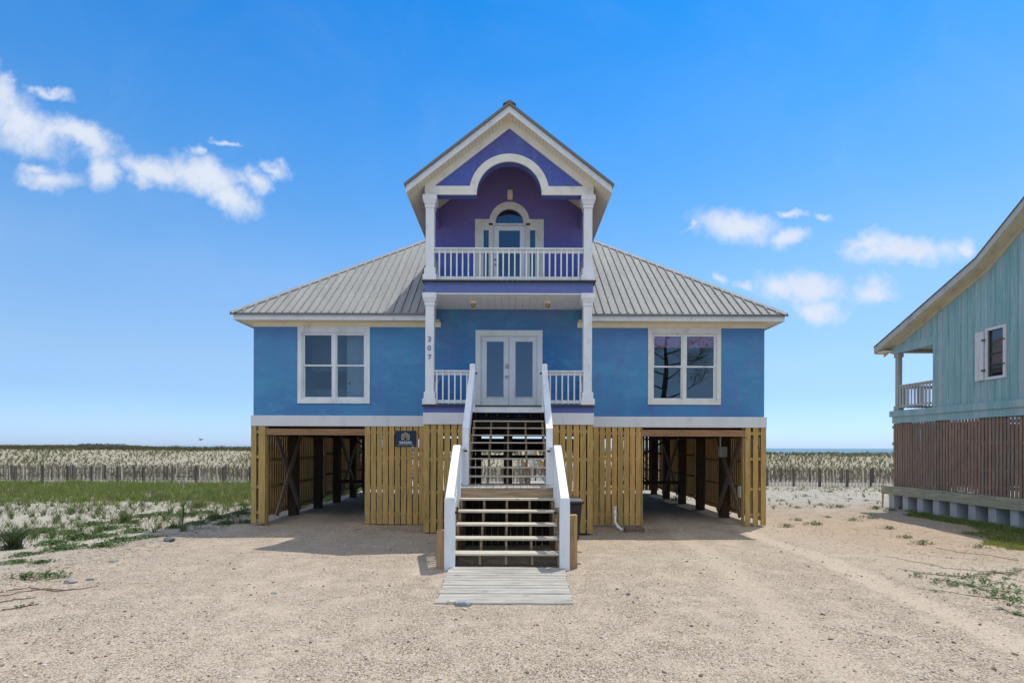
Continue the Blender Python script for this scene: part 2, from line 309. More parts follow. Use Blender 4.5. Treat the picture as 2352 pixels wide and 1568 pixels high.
# ------------------------------------------------------------ mesh helpers
class MB:
    def __init__(s): s.v = []; s.f = []
    def add(s, vs, fs):
        o = len(s.v); s.v += [tuple(p) for p in vs]; s.f += [tuple(i+o for i in f) for f in fs]; return s
    def box(s, x0, x1, y0, y1, z0, z1):
        vs = [(x, y, z) for x in (x0, x1) for y in (y0, y1) for z in (z0, z1)]
        return s.add(vs, [(0, 1, 3, 2), (4, 6, 7, 5), (0, 4, 5, 1), (2, 3, 7, 6), (0, 2, 6, 4), (1, 5, 7, 3)])
    def cbox(s, c, sx, sy, sz): return s.box(c[0]-sx/2, c[0]+sx/2, c[1]-sy/2, c[1]+sy/2, c[2]-sz/2, c[2]+sz/2)
    def bar(s, a, b, w, h, up=(0, 0, 1)):
        a, b = Vector(a), Vector(b); d = (b-a).normalized(); u = Vector(up); sd_ = d.cross(u)
        if sd_.length < 1e-4: sd_ = d.cross(Vector((0, 1, 0)))
        sd_.normalize(); u = sd_.cross(d).normalized(); vs = []
        for q in (a, b):
            for i, j in ((-1, -1), (1, -1), (1, 1), (-1, 1)): vs.append(q+sd_*w/2*i+u*h/2*j)
        return s.add(vs, [(3, 2, 1, 0), (4, 5, 6, 7), (0, 1, 5, 4), (1, 2, 6, 5), (2, 3, 7, 6), (3, 0, 4, 7)])
    def tube(s, pts, rad, n=8, cap=True):
        pts = [Vector(p) for p in pts]; rr = rad if isinstance(rad, (list, tuple)) else [rad]*len(pts); vs = []
        for i, p in enumerate(pts):
            d = (pts[min(i+1, len(pts)-1)]-pts[max(i-1, 0)]).normalized()
            a = d.orthogonal().normalized() if abs(d.z) < .9 else Vector((1, 0, 0)); a = (a-d*a.dot(d)).normalized(); b = d.cross(a)
            for k in range(n):
                t = 2*math.pi*k/n; vs.append(p+(a*math.cos(t)+b*math.sin(t))*rr[i])
        fs = [(i*n+k, i*n+(k+1) % n, (i+1)*n+(k+1) % n, (i+1)*n+k) for i in range(len(pts)-1) for k in range(n)]
        if cap: fs += [tuple(range(n))[::-1], tuple((len(pts)-1)*n+k for k in range(n))]
        return s.add(vs, fs)
    def prism(s, pts, y0, y1):      # outline in XZ, thickness along Y
        n = len(pts); vs = [(x, y0, z) for x, z in pts]+[(x, y1, z) for x, z in pts]
        fs = [tuple(range(n)), tuple(range(2*n-1, n-1, -1))]+[(i, i+n, (i+1) % n+n, (i+1) % n) for i in range(n)]
        return s.add(vs, fs)
    def prismx(s, pts, x0, x1):     # outline in YZ, thickness along X
        n = len(pts); vs = [(x0, y, z) for y, z in pts]+[(x1, y, z) for y, z in pts]
        fs = [tuple(range(n)), tuple(range(2*n-1, n-1, -1))]+[(i, i+n, (i+1) % n+n, (i+1) % n) for i in range(n)]
        return s.add(vs, fs)
    def lathe(s, c, prof, n=14, up='Z'):
        vs = []
        for r_, h in prof:
            for k in range(n):
                t = 2*math.pi*k/n
                vs.append((c[0]+r_*math.cos(t), c[1]+r_*math.sin(t), c[2]+h) if up == 'Z' else (c[0]+r_*math.cos(t), c[1]+h, c[2]+r_*math.sin(t)))
        m_ = len(prof)
        fs = [(i*n+k, i*n+(k+1) % n, (i+1)*n+(k+1) % n, (i+1)*n+k) for i in range(m_-1) for k in range(n)]
        fs += [tuple(range(n))[::-1], tuple((m_-1)*n+k for k in range(n))]
        return s.add(vs, fs)
    def build(s, name, mat, parent=None, bevel=0, smooth=False, label=None):
        me = bpy.data.meshes.new(name); org = Vector((0, 0, 0)); q = parent
        while q is not None: org += q.location; q = q.parent
        me.from_pydata([tuple(Vector(v)-org) for v in s.v], [], s.f); me.update()
        import bmesh
        bm = bmesh.new(); bm.from_mesh(me); bmesh.ops.recalc_face_normals(bm, faces=bm.faces); bm.to_mesh(me); bm.free()
        o = bpy.data.objects.new(name, me); col.objects.link(o)
        if mat is not None: me.materials.append(M_[mat] if isinstance(mat, str) else mat)
        if parent is not None: o.parent = parent
        if bevel:
            b = o.modifiers.new('b', 'BEVEL'); b.width = bevel; b.segments = 2; b.limit_method = 'ANGLE'; b.angle_limit = R(40)
        if smooth:
            for p in me.polygons: p.use_smooth = True
        if label: o['label'] = label
        return o
def tag(o, label=None, cat=None, group=None, kind=None):
    for k, v in (('label', label), ('category', cat), ('group', group), ('kind', kind)):
        if v: o[k] = v
    return o
def thing(name, loc, label, cat, group=None):
    o = bpy.data.objects.new(name, None); col.objects.link(o); o.location = loc; o.empty_display_size = .2
    return tag(o, label, cat, group)
def B(x0, x1, y0, y1, z0, z1): return MB().box(x0, x1, y0, y1, z0, z1)

# ------------------------------------------------------------ ground
def ss(a, b, x):
    t = np.clip((x-a)/(b-a), 0, 1); return t*t*(3-2*t)
def hashn(ix, iy, s):
    h = np.sin(ix*127.1+iy*311.7+s*74.7)*43758.5453; return h-np.floor(h)
def vnoise(x, y, s=0):
    ix, iy = np.floor(x), np.floor(y); fx, fy = x-ix, y-iy; fx = fx*fx*(3-2*fx); fy = fy*fy*(3-2*fy)
    a = hashn(ix, iy, s); b = hashn(ix+1, iy, s); c = hashn(ix, iy+1, s); d = hashn(ix+1, iy+1, s)
    return (a*(1-fx)+b*fx)*(1-fy)+(c*(1-fx)+d*fx)*fy-.5
def gz(x, y):
    x = np.asarray(x, float); y = np.asarray(y, float)
    z = .03-.24*ss(9.2, 13.6, y)
    z = z-.02*ss(-8, -10, x)*ss(20, 12, y)
    z = z+.06*vnoise(x*.35, y*.35, 1)+.03*vnoise(x*1.1, y*1.1, 2)+.012*vnoise(x*3.3, y*3.3, 3)
    # small berm where the drive meets the sand, and loose sand by the left bay
    z = z+.05*np.exp(-((x+8.9-.12*(13-y))/.7)**2)*ss(5, 8, y)*ss(15, 13, y)
    z = z+.12*np.exp(-((x+6.6)/.7)**2-((y-17.2)/.8)**2)+.08*np.exp(-((x+4.6)/.9)**2-((y-18.5)/1.6)**2)
    # tyre tracks
    for a, b in ((5.5, .135), (3.3, .155)):
        for o in (0,):
            d = (x-(a+b*(y-5.5)))/.28; z = z-.022*np.exp(-d*d)*ss(14, 12, y)
    # keep the ground under the boardwalk pad and stairs calm
    pad = np.exp(-((x+.1)/1.6)**4)*ss(6.2, 6.7, y)*ss(9.8, 9.2, y)
    z = z*(1-pad)+.0*pad
    crest = 1.66+.10*vnoise(x*.05, x*0+3, 5)+.12*ss(-5, -60, x)-.18*ss(5, 30, x)
    up = ss(37.5, 59, y+2.5*vnoise(x*.08, y*0+1, 6)); dn = ss(62, 92, y)
    z = z+(crest+.22)*up+.16*vnoise(x*.5, y*.6, 7)*ss(38, 46, y)+.07*vnoise(x*1.9, y*1.9, 8)*ss(37, 42, y)-(crest+3.2)*dn
    return z
def gh(x, y): return float(gz(x, y))
def axis_pts(segs):
    out = []
    for a, b, st in segs: out.append(np.arange(a, b, st))
    out.append(np.array([segs[-1][1]])); return np.concatenate(out)
xs = axis_pts([(-600, -120, 24), (-120, -45, 2.5), (-45, -14, .7), (-14, 14, .16), (14, 45, .7), (45, 120, 2.5), (120, 600, 24)])
ys = axis_pts([(-200, -20, 15), (-20, 1, 1.5), (1, 3.5, .3), (3.5, 20, .14), (20, 38, .4), (38, 66, .45), (66, 104, 3)])
X, Y = np.meshgrid(xs, ys); Z = gz(X, Y)
nx, ny = len(xs), len(ys)
V = np.stack([X.ravel(), Y.ravel(), Z.ravel()], 1)
I = np.arange(nx*ny).reshape(ny, nx)
F = np.stack([I[:-1, :-1].ravel(), I[:-1, 1:].ravel(), I[1:, 1:].ravel(), I[1:, :-1].ravel()], 1)
def npmesh(name, V, F, mat, smooth=False):
    me = bpy.data.meshes.new(name); k = F.shape[1]
    me.vertices.add(len(V)); me.vertices.foreach_set('co', np.ascontiguousarray(V, dtype=np.float32).ravel())
    me.loops.add(F.size); me.loops.foreach_set('vertex_index', F.astype(np.int32).ravel())
    me.polygons.add(len(F)); me.polygons.foreach_set('loop_start', np.arange(0, F.size, k, dtype=np.int32))
    me.polygons.foreach_set('loop_total', np.full(len(F), k, dtype=np.int32))
    if smooth: me.polygons.foreach_set('use_smooth', np.ones(len(F), dtype=bool))
    me.update(calc_edges=True); me.validate()
    me.materials.append(mat); o = bpy.data.objects.new(name, me); col.objects.link(o); return o
def ground_mat():
    m, nt, b, o = newmat('sand_and_shell'); g = NG(nt); p = g.pos(); q = g.xyz(p)
    x, y = q[0], q[1]
    nb = g.noise(p, .45, 5, .6); nm = g.noise(p, 2.2, 5, .62); nf = g.noise(p, 11, 5, .65); nvf = g.noise(p, 70, 3, .6)
    # shell gravel: tight cells of several tints
    cell = g.vor(p, 52., 'F1', 'Color'); cd = g.vor(p, 52., 'F1', 'Distance'); cr = g.xyz(cell)[0]; cg_ = g.xyz(cell)[1]
    gravel = g.ramp(cr, [(0., (.15, .12, .09)), (.1, (.30, .235, .17)), (.35, (.47, .385, .29)), (.6, (.56, .47, .37)), (.82, (.66, .58, .49)), (.93, (.50, .33, .19)), (1., (.82, .78, .72))])
    cell2 = g.vor(p, 130., 'F1', 'Color'); c2r = g.xyz(cell2)[0]
    gravel = g.mix(.42, gravel, g.ramp(c2r, [(0., (.22, .18, .14)), (.3, (.50, .42, .33)), (.7, (.60, .52, .42)), (1., (.8, .74, .66))]))
    spk = g.vor(p, 11., 'F1', 'Distance'); spc = g.xyz(g.vor(p, 11., 'F1', 'Color'))[1]
    dark = g.math('MULTIPLY', g.rng(spk, .10, .17, 1, 0), g.rng(spc, .72, .76, 0, 1))
    gravel = g.mix(g.math('MULTIPLY', dark, .8), gravel, (.17, .13, .10))
    # fine tan sand that shows between the shells
    sand = g.mix(g.rng(nf, .3, .75), (.64, .55, .45), (.56, .475, .385))
    bare = g.math('ADD', g.math('MULTIPLY', g.rng(nm, .42, .66), .55), g.math('MULTIPLY', g.rng(nb, .42, .62), .25))
    tracks = None
    for a, bb, wd in ((5.5, .135, .26), (3.3, .155, .24), (-4.2, -.06, .2), (7.4, .03, .7)):
        d = g.math('ABSOLUTE', g.math('SUBTRACT', x, g.math('ADD', g.math('MULTIPLY', g.math('SUBTRACT', y, 5.5), bb), a)))
        d = g.math('ADD', d, g.math('MULTIPLY', g.math('SUBTRACT', nm, .5), .55))
        t = g.math('MULTIPLY', g.rng(d, wd*.5, wd*1.7, 1, 0), {5.5: .85, 3.3: .7, -4.2: .35, 7.4: .5}[a]); tracks = t if tracks is None else g.math('MAXIMUM', tracks, t)
    bare = g.math('MAXIMUM', bare, tracks); bare = g.math('MINIMUM', bare, .93)
    c = g.mix(bare, gravel, sand)
    c = g.mix(g.rng(g.noise(g.map(p, (1, 1.9, 1)), .9, 6, .7, .8), .56, .74, 0, .38), c, (.37, .28, .19))      # litter and damp patches
    # orange-ish sand right of the house
    oy = g.math('MULTIPLY', g.math('MULTIPLY', g.rng(x, 6.5, 9.5), g.rng(y, 8, 11.5)), g.rng(g.math('ADD', y, g.math('MULTIPLY', nb, 3.)), 21.5, 18.))
    c = g.mix(g.math('MULTIPLY', oy, .75), c, g.mix(g.rng(nf, .3, .75), (.60, .46, .33), (.52, .41, .30)))
    # white beach sand
    wsand = g.mix(g.rng(nm, .3, .7), (.52, .485, .43), (.42, .385, .33)); wsand = g.mix(g.rng(nvf, .35, .75, 0, .5), wsand, (.43, .39, .33)); wsand = g.mix(g.rng(g.noise(p, 5, 5, .7), .5, .68, 0, .5), wsand, (.46, .41, .34))
    lb = g.math('ADD', g.math('ADD', x, g.math('MULTIPLY', g.math('SUBTRACT', nb, .5), 3.2)), g.math('MULTIPLY', g.math('SUBTRACT', nm, .5), 1.8))
    left = g.math('MULTIPLY', g.rng(lb, -10.2, -8.9, 1, 0), g.rng(y, 9.2, 11., 0, 1))
    left = g.math('MAXIMUM', left, g.math('MULTIPLY', g.rng(lb, -8.8, -7.4, 1, 0), g.math('MULTIPLY', g.rng(y, 7.2, 8.2, 0, 1), .5)))
    rb = g.math('ADD', y, g.math('ADD', g.math('MULTIPLY', g.math('SUBTRACT', nb, .5), 5.), g.math('MULTIPLY', g.math('SUBTRACT', nm, .5), 3.)))
    back = g.rng(rb, 20.5, 23.)
    wm = g.math('MAXIMUM', left, back)
    c = g.mix(wm, c, wsand)
    pale = g.math('MULTIPLY', g.rng(g.math('SUBTRACT', x, g.math('MULTIPLY', nm, 2.)), 5.8, 7.), g.rng(y, 10.5, 7.5)); c = g.mix(g.math('MULTIPLY', pale, .5), c, (.61, .54, .46))
    # ripples of litter on the dune
    dn = g.math('MULTIPLY', g.rng(y, 36, 39), .75); c = g.mix(dn, c, (.40, .365, .28)); dn = g.math('MULTIPLY', g.rng(y, 38, 41), g.rng(g.noise(g.map(p, (1, 1, 1)), 2.6, 5, .7), .48, .64, 0, .7)); c = g.mix(dn, c, (.33, .29, .19))
    c = g.mix(1., c, (.80, .775, .725), 'MULTIPLY')
    gm = g.math('SUBTRACT', 1., g.math('MULTIPLY', wm, .7)); c = g.mix(g.math('MULTIPLY', g.rng(g.vor(p, 21., 'F1', 'Distance'), .06, .2, .75, 0), gm), c, g.mix(1., c, (.42, .38, .34), 'MULTIPLY'))
    c = g.mix(g.math('MULTIPLY', g.rng(g.noise(p, 30, 5, .85), .50, .64, 0, .75), gm), c, g.mix(1., c, (.50, .47, .43), 'MULTIPLY'))
    c = g.mix(g.rng(g.noise(p, 43, 5, .8), .53, .66, 0, .6), c, (.66, .62, .55))
    g.L.new(c, b.inputs['Base Color']); b.inputs['Roughness'].default_value = .95; b.inputs['Specular IOR Level'].default_value = .15
    nobare = g.math('SUBTRACT', 1., g.math('MAXIMUM', bare, wm))
    h = g.math('ADD', g.math('MULTIPLY', g.math('MULTIPLY', g.rng(cd, 0, .55, 1, 0), g.rng(cg_, 0, 1, .2, 1, False)), g.math('ADD', g.math('MULTIPLY', nobare, .9), .15)), g.math('MULTIPLY', nf, .9))
    h = g.math('ADD', h, g.math('MULTIPLY', nm, 1.2))
    g.L.new(g.bump(h, 1., .03), b.inputs['Normal']); return m
M_['ground'] = ground_mat()
tag(npmesh('ground', V, F, M_['ground'], True), kind='structure')
def water_mat():
    m, nt, b, o = newmat('sea_water'); g = NG(nt); p = g.pos()
    n = g.noise(g.map(p, (.02, .15, 1)), 1., 5, .6)
    g.L.new(g.mix(n, (.045, .13, .14), (.08, .19, .20)), b.inputs['Base Color']); b.inputs['Roughness'].default_value = .35
    g.L.new(g.bump(g.noise(g.map(p, (.25, 1, 1)), .8, 5), .6, .4), b.inputs['Normal']); return m
M_['water'] = water_mat()
mb = MB(); mb.add([(-24000, 88, -1.2), (24000, 88, -1.2), (24000, 26000, -1.2), (-24000, 26000, -1.2)], [(0, 1, 2, 3)])
tag(mb.build('sea', 'water'), kind='structure')
mb = MB(); mb.prismx([(470, -1.3), (475, .2), (520, .6), (600, .4), (620, -1.3)], -760, -352); tag(mb.build('far_shore', 'ground'), kind='structure')

# ------------------------------------------------------------ house
HX = -.10; HW = 7.67; YW = 15.3; YF = 13.76
house = thing('beach_house', (HX, 20, -.2), 'blue and violet stucco beach house on piles, with gabled balcony tower and front stairs', 'house')
def hx(x): return HX+x
# --- main walls: front wall is built round its openings
def holed_wall(name, mat, x0, x1, z0, z1, y0, y1, holes, parent=house):
    m = MB(); xs_ = sorted({x0, x1} | {h[0] for h in holes} | {h[1] for h in holes})
    for a, b in zip(xs_[:-1], xs_[1:]):
        hs = sorted([h for h in holes if h[0] <= a+1e-6 and h[1] >= b-1e-6], key=lambda h: h[2]); z = z0
        for h in hs: m.box(a, b, y0, y1, z, h[2]); z = h[3]
        m.box(a, b, y0, y1, z, z1)
    return m.build(name, mat, parent)
WIN = [(-6.34, -4.17), (4.17, 6.36)]; WZ = (3.447, 5.745)
holed_wall('wall', 'wall', hx(-HW), hx(-2.3), 2.95, 5.90, YW, YW+.18, [(hx(WIN[0][0]+.1), hx(WIN[0][1]-.1), WZ[0]+.1, WZ[1]-.14)])
holed_wall('wall', 'wall', hx(2.3), hx(HW), 2.95, 5.90, YW, YW+.18, [(hx(WIN[1][0]+.1), hx(WIN[1][1]-.1), WZ[0]+.1, WZ[1]-.14)])
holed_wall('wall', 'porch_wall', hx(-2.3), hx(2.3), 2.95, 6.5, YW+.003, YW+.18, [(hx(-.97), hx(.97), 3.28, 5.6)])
YB = 26.4
B(hx(-HW), hx(-HW+.18), YW+.18, YB, 2.95, 5.9).build('wall', 'wall', house)
B(hx(HW-.18), hx(HW), YW+.18, YB, 2.95, 5.9).build('wall', 'wall', house)
B(hx(-HW), hx(HW), YB, YB+.18, 2.95, 5.9).build('wall', 'wall', house)
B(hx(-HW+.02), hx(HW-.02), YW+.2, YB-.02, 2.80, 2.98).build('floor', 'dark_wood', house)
B(hx(-HW+.2), hx(HW-.2), YW+.2, YB-.02, 5.75, 5.83).build('ceiling', 'room', house)
# base bands
def band(x0, x1, y): return B(x0, x1, y-.05, y+.12, 2.765, 3.084).build('base_band', 'band', house, bevel=.008)
band(hx(-HW-.06), hx(-2.31), YW); band(hx(2.31), hx(HW+.06), YW)
for s in (-1, 1): B(hx(s*(HW+.06)) if s < 0 else hx(HW-.12), hx(-HW+.12) if s < 0 else hx(HW+.06), YW+.12, YB+.2, 2.765, 3.084).build('base_band', 'band', house)
# frieze, soffit, fascia
OV = .42; ZS = 5.88
for s in (-1, 1):
    a, b = sorted((hx(s*2.05), hx(s*(HW+.012)))); B(a, b, YW-.02, YW-.002, 5.745, ZS).build('frieze', 'cream', house)
    a, b = sorted((hx(s*HW), hx(s*(HW+.012)))); B(a, b, YW, YB, 5.745, ZS).build('frieze', 'cream', house)
    m = MB(); a, b = (hx(-HW-OV+.03), hx(-2.05)) if s < 0 else (hx(2.05), hx(HW+OV-.03)); k = a
    while k < b: m.box(k, min(k+.094, b), YW-OV+.05, YW-.02, ZS, ZS+.012); k += .1
    m.build('soffit', 'soffit', house)
    a, b = sorted((hx(s*(HW+.01)), hx(s*(HW+OV-.03)))); m = MB(); k = YW-.02
    while k < YB+.3: m.box(a, b, k, k+.094, ZS, ZS+.012); k += .1
    m.build('soffit', 'soffit', house)
    a, b = (hx(-HW-OV+.05), hx(-2.2)) if s < 0 else (hx(2.2), hx(HW+OV-.05)); B(a, b, YW-OV+.02, YW-OV+.045, 5.855, 6.04).build('fascia', 'fascia', house)
    a, b = sorted((hx(s*(HW+OV-.05)), hx(s*(HW+OV-.025)))); B(a, b, YW-OV+.02, YB+.4, 5.855, 6.04).build('fascia', 'fascia', house)
# --- hipped metal roof
ZE = 6.055; SL = .842; EX = 8.12; YE = YW-OV-.02; YR = YB+OV+.2; D2 = (YR-YE)/2; ZR = ZE+SL*D2; RX = EX-D2
def roofz(x, y):
    return ZE+SL*min(y-YE, YR-y, EX-abs(x-HX))
TX = 2.30     # tower half width
def panel(pts, name='roof_panel'):
    m = MB(); n = len(pts); lo = [(p[0], p[1], p[2]-.03) for p in pts]
    m.add(list(pts)+lo, [tuple(range(n)), tuple(range(2*n-1, n-1, -1))]+[(i, i+n, (i+1) % n+n, (i+1) % n) for i in range(n)])
    return m
c = [(hx(-EX), YE, ZE), (hx(EX), YE, ZE), (hx(EX), YR, ZE), (hx(-EX), YR, ZE)]; r0 = (hx(-RX), YE+D2, ZR); r1 = (hx(RX), YE+D2, ZR)
XT = 2.27; yt_ = YE+EX-XT; zt_ = ZE+SL*(EX-XT)
fronts = {-1: panel([c[0], (hx(-XT), YE, ZE), (hx(-XT), yt_, zt_)]), 1: panel([(hx(XT), YE, ZE), c[1], (hx(XT), yt_, zt_)])}; scrs = {-1: MB(), 1: MB()}
def rib(m, a, b, nrm_side, w=.017, h=.026):
    m.bar(a, b, w*2, h)
k = -EX+.12; i = 0
def slope_screws(x, top, ys_):
    for yy in ys_:
        if yy < top: scrs[1 if x > 0 else -1].add([(hx(x)+dx*.013, yy+dy*.013*.77, ZE+SL*(yy-YE)+.004+dy*.013*.64+(.014 if (dx, dy) == (0, 0) else 0)) for dx, dy in ((-1, -1), (1, -1), (1, 1), (-1, 1), (0, 0))], [(0, 1, 4), (1, 2, 4), (2, 3, 4), (3, 0, 4)])
while k < EX-.05:
    top = min(YE+(EX-abs(k)), YE+D2)
    if top-YE > .06 and (abs(k) > XT):
        fronts[1 if k > 0 else -1].bar((hx(k), YE, ZE+.018), (hx(k), top-.02, ZE+SL*(top-.02-YE)+.018), .030, .05)
        for e in (-.05, .05):
            yy = YE+.07
            slope_screws(k+e, top-.1, [YE+.07]+[YE+.07+.50*j+(.25 if e > 0 else 0) for j in range(1, 12)])
    i += 1; k += .2295
for s in (-1, 1):
    front = fronts[s]; nf = len(front.f); front.add(scrs[s].v, scrs[s].f); rf = front.build('roof', 'roof', house); rf.data.materials.append(M_['screw'])
    for p_ in rf.data.polygons:
        if p_.index >= nf: p_.material_index = 1
for s in (-1, 1):
    pts = [c[0], r0, c[3]] if s < 0 else [c[1], c[2], r1]; m = panel(pts)
    k = YE+.12
    while k < YR:
        t = min(k-YE, YR-k)
        if t > .1: m.bar((hx(s*EX), k, ZE+.012), (hx(s*(EX-t)), k, ZE+SL*t+.012), .032, .028)
        k += .2295
    m.build('roof', 'roof', house)
panel([c[2], c[3], r0, r1]).build('roof', 'roof', house)
for a, b in ((c[0], r0), (c[1], r1), (c[2], r1), (c[3], r0), (r0, r1)):
    a = Vector(a); b = Vector(b); m = MB(); d = (b-a).normalized(); u = Vector((0, 0, 1)); sd_ = d.cross(u).normalized()
    # folded hip cap: two wings
    up = Vector((0, 0, .045)); dn_ = Vector((0, 0, -.04))
    vs = [a+up, a+sd_*.13+dn_, a-sd_*.13+dn_, b+up, b+sd_*.13+dn_, b-sd_*.13+dn_]
    vs2 = [v-Vector((0, 0, .012)) for v in vs]
    m.add(vs+vs2, [(0, 1, 4, 3), (0, 3, 5, 2), (6, 9, 10, 7), (6, 8, 11, 9), (1, 7, 10, 4), (2, 5, 11, 8), (0, 2, 8, 7, 1), (0, 7, 6)] if False else [(0, 1, 4, 3), (0, 3, 5, 2), (6, 9, 10, 7), (6, 8, 11, 9), (1, 7, 10, 4), (2, 5, 11, 8)])
    m.build('hip_cap', 'roof', house)
for s in (-1, 1):
    a, b = (hx(-EX), hx(-2.2)) if s < 0 else (hx(2.2), hx(EX)); B(a, b, YE-.012, YE+.02, ZE-.055, ZE-.004).build('drip_edge', 'roofedge', house)
# --- windows
def window(i):
    x0, x1 = hx(WIN[i][0]), hx(WIN[i][1]); z0, z1 = WZ; cm = 'white' if i == 0 else 'creamwhite'
    wn = MB(); y0, y1 = YW-.035, YW-.001
    wn.box(x0, x1, y0, y1, z1-.17, z1); wn.box(x0, x1, y0, y1, z0, z0+.125); wn.box(x0, x0+.125, y0, y1, z0+.125, z1-.17); wn.box(x1-.125, x1, y0, y1, z0+.125, z1-.17)
    W = wn.build('window', cm, house, bevel=.006, label='double white-framed window with pink floral valance' if i else 'double white-framed window with a white door seen through it')
    xa, xb, za, zb = x0+.125, x1-.125, z0+.125, z1-.17; mid = (xa+xb)/2
    fr = MB()
    for a, b in ((xa, xa+.035), (xb-.035, xb), (mid-.05, mid+.05)): fr.box(a, b, YW+.0, YW+.1, za, zb)
    fr.box(xa, xb, YW+.002, YW+.1, zb-.03, zb); fr.box(xa, xb, YW-.012, YW+.1, za, za+.03); fr.build('window_frame', cm, W)
    zm = (za+zb)/2+.02
    for a, b in ((xa+.035, mid-.05), (mid+.05, xb-.035)):
        for (q0, q1, yy) in ((za+.03, zm+.02, YW+.055), (zm-.025, zb-.03, YW+.025)):
            f = MB(); t = .038
            f.box(a, a+t, yy, yy+.03, q0, q1); f.box(b-t, b, yy, yy+.03, q0, q1); f.box(a+t, b-t, yy, yy+.03, q0, q0+.045); f.box(a+t, b-t, yy, yy+.03, q1-.045, q1)
            f.build('sash', 'white', W); B(a+t, b-t, yy+.012, yy+.017, q0+.045, q1-.045).build('pane', 'glass_mirror' if i else 'glass', W)
    return W
W0 = window(0); W1 = window(1)
# rooms behind
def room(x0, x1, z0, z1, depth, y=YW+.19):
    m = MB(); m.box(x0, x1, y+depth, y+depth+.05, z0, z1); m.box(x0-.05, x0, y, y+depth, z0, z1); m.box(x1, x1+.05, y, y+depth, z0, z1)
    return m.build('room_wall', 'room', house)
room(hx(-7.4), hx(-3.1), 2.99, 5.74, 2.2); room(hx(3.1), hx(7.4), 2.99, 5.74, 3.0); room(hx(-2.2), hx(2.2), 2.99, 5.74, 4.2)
# inside the left window: six-panel door and wall cabinets
yd = YW+.42
dx0, dx1 = hx(-5.0), hx(-4.05); dz0, dz1 = 3.0, 5.68
dm = MB(); dm.box(dx0, dx1, yd, yd+.04, dz0, dz1)
dr = dm.build('interior_door', 'roomdoor', house)
pm = MB(); wd = (dx1-dx0)
for (u0, u1) in ((.14, .44), (.56, .86)):
    for (v0, v1) in ((.08, .36), (.42, .78), (.83, .94)):
        a, b, q0, q1 = dx0+wd*u0, dx0+wd*u1, dz0+(dz1-dz0)*v0, dz0+(dz1-dz0)*v1
        for bx_ in ((a, b, q1-.02, q1), (a, b, q0, q0+.02), (a, a+.02, q0, q1), (b-.02, b, q0, q1)): pm.box(bx_[0], bx_[1], yd-.012, yd-.001, bx_[2], bx_[3])
        pm.box(a+.05, b-.05, yd-.01, yd-.001, q0+.05, q1-.05)
pm.build('door_panels', 'roomdoor', dr); MB().lathe((dx0+.09, yd-.06, 4.1), [(.012, .05), (.03, .03), (.035, 0), (.02, -.02)], 10, 'Y').build('door_knob', 'rust', dr)
cb = MB(); yc = YW+.95
for a, b in ((hx(-6.3), hx(-5.72)), (hx(-5.7), hx(-5.12))): cb.box(a, b, yc, yc+.35, 4.55, 5.7)
C_ = cb.build('cabinet', 'cabinet', house); kb = MB()
for a in (-5.75, -5.67): kb.lathe((hx(a), yc-.03, 4.66), [(.012, .03), (.02, 0), (.01, -.01)], 8, 'Y')
kb.build('cabinet_knob', 'black', C_); B(hx(-6.5), hx(-5.1), yc-.2, yc+.4, 3.0, 3.95).build('cabinet', 'cabinet', house)
# valance in the right window
vm = MB(); xa, xb = hx(WIN[1][0]+.13), hx(WIN[1][1]-.13); n = 60
for i in range(n):
    a = xa+(xb-xa)*i/n; b = xa+(xb-xa)*(i+1)/n; ya = YW+.078+.008*math.sin(i*.9); yb_ = YW+.078+.008*math.sin((i+1)*.9)
    vm.add([(a, ya, 5.17), (b, yb_, 5.17), (b, yb_, 5.62), (a, ya, 5.62)], [(0, 1, 2, 3)])
vm.build('valance', 'valance', house)

# --- columns
def column(x, z0, z1, name='column'):
    m = MB(); y0 = YF; w = .115
    m.box(x-w, x+w, y0+.02, y0+2*w+.02, z0+.30, z1-.30); C = m.build(name, 'white', house, bevel=.006)
    b = MB(); b.box(x-w-.07, x+w+.07, y0-.05, y0+2*w+.09, z0, z0+.16)
    b.box(x-w-.035, x+w+.035, y0-.015, y0+2*w+.055, z0+.16, z0+.345); b.build('column_base', 'white', C, bevel=.012)
    t = MB(); t.box(x-w-.075, x+w+.075, y0-.055, y0+2*w+.09, z1-.14, z1)
    vs = []
    for (e, z) in ((.07, z1-.141), (.03, z1-.245)):
        for sx, sy in ((-1, -1), (1, -1), (1, 1), (-1, 1)): vs.append((x+sx*(w+e), y0+.02+w+sy*(w+e), z))
    t.add(vs, [(0, 1, 2, 3), (7, 6, 5, 4), (0, 4, 5, 1), (1, 5, 6, 2), (2, 6, 7, 3), (3, 7, 4, 0)])
    t.box(x-w-.022, x+w+.022, y0-.002, y0+2*w+.04, z1-.33, z1-.246); t.build('column_capital', 'white', C, bevel=.008)
    return C
CL = column(hx(-2.14), 3.30, 6.31); CR = column(hx(2.14), 3.30, 6.31); CU = column(hx(-2.14), 6.65, 8.955); CV = column(hx(2.14), 6.65, 8.955)
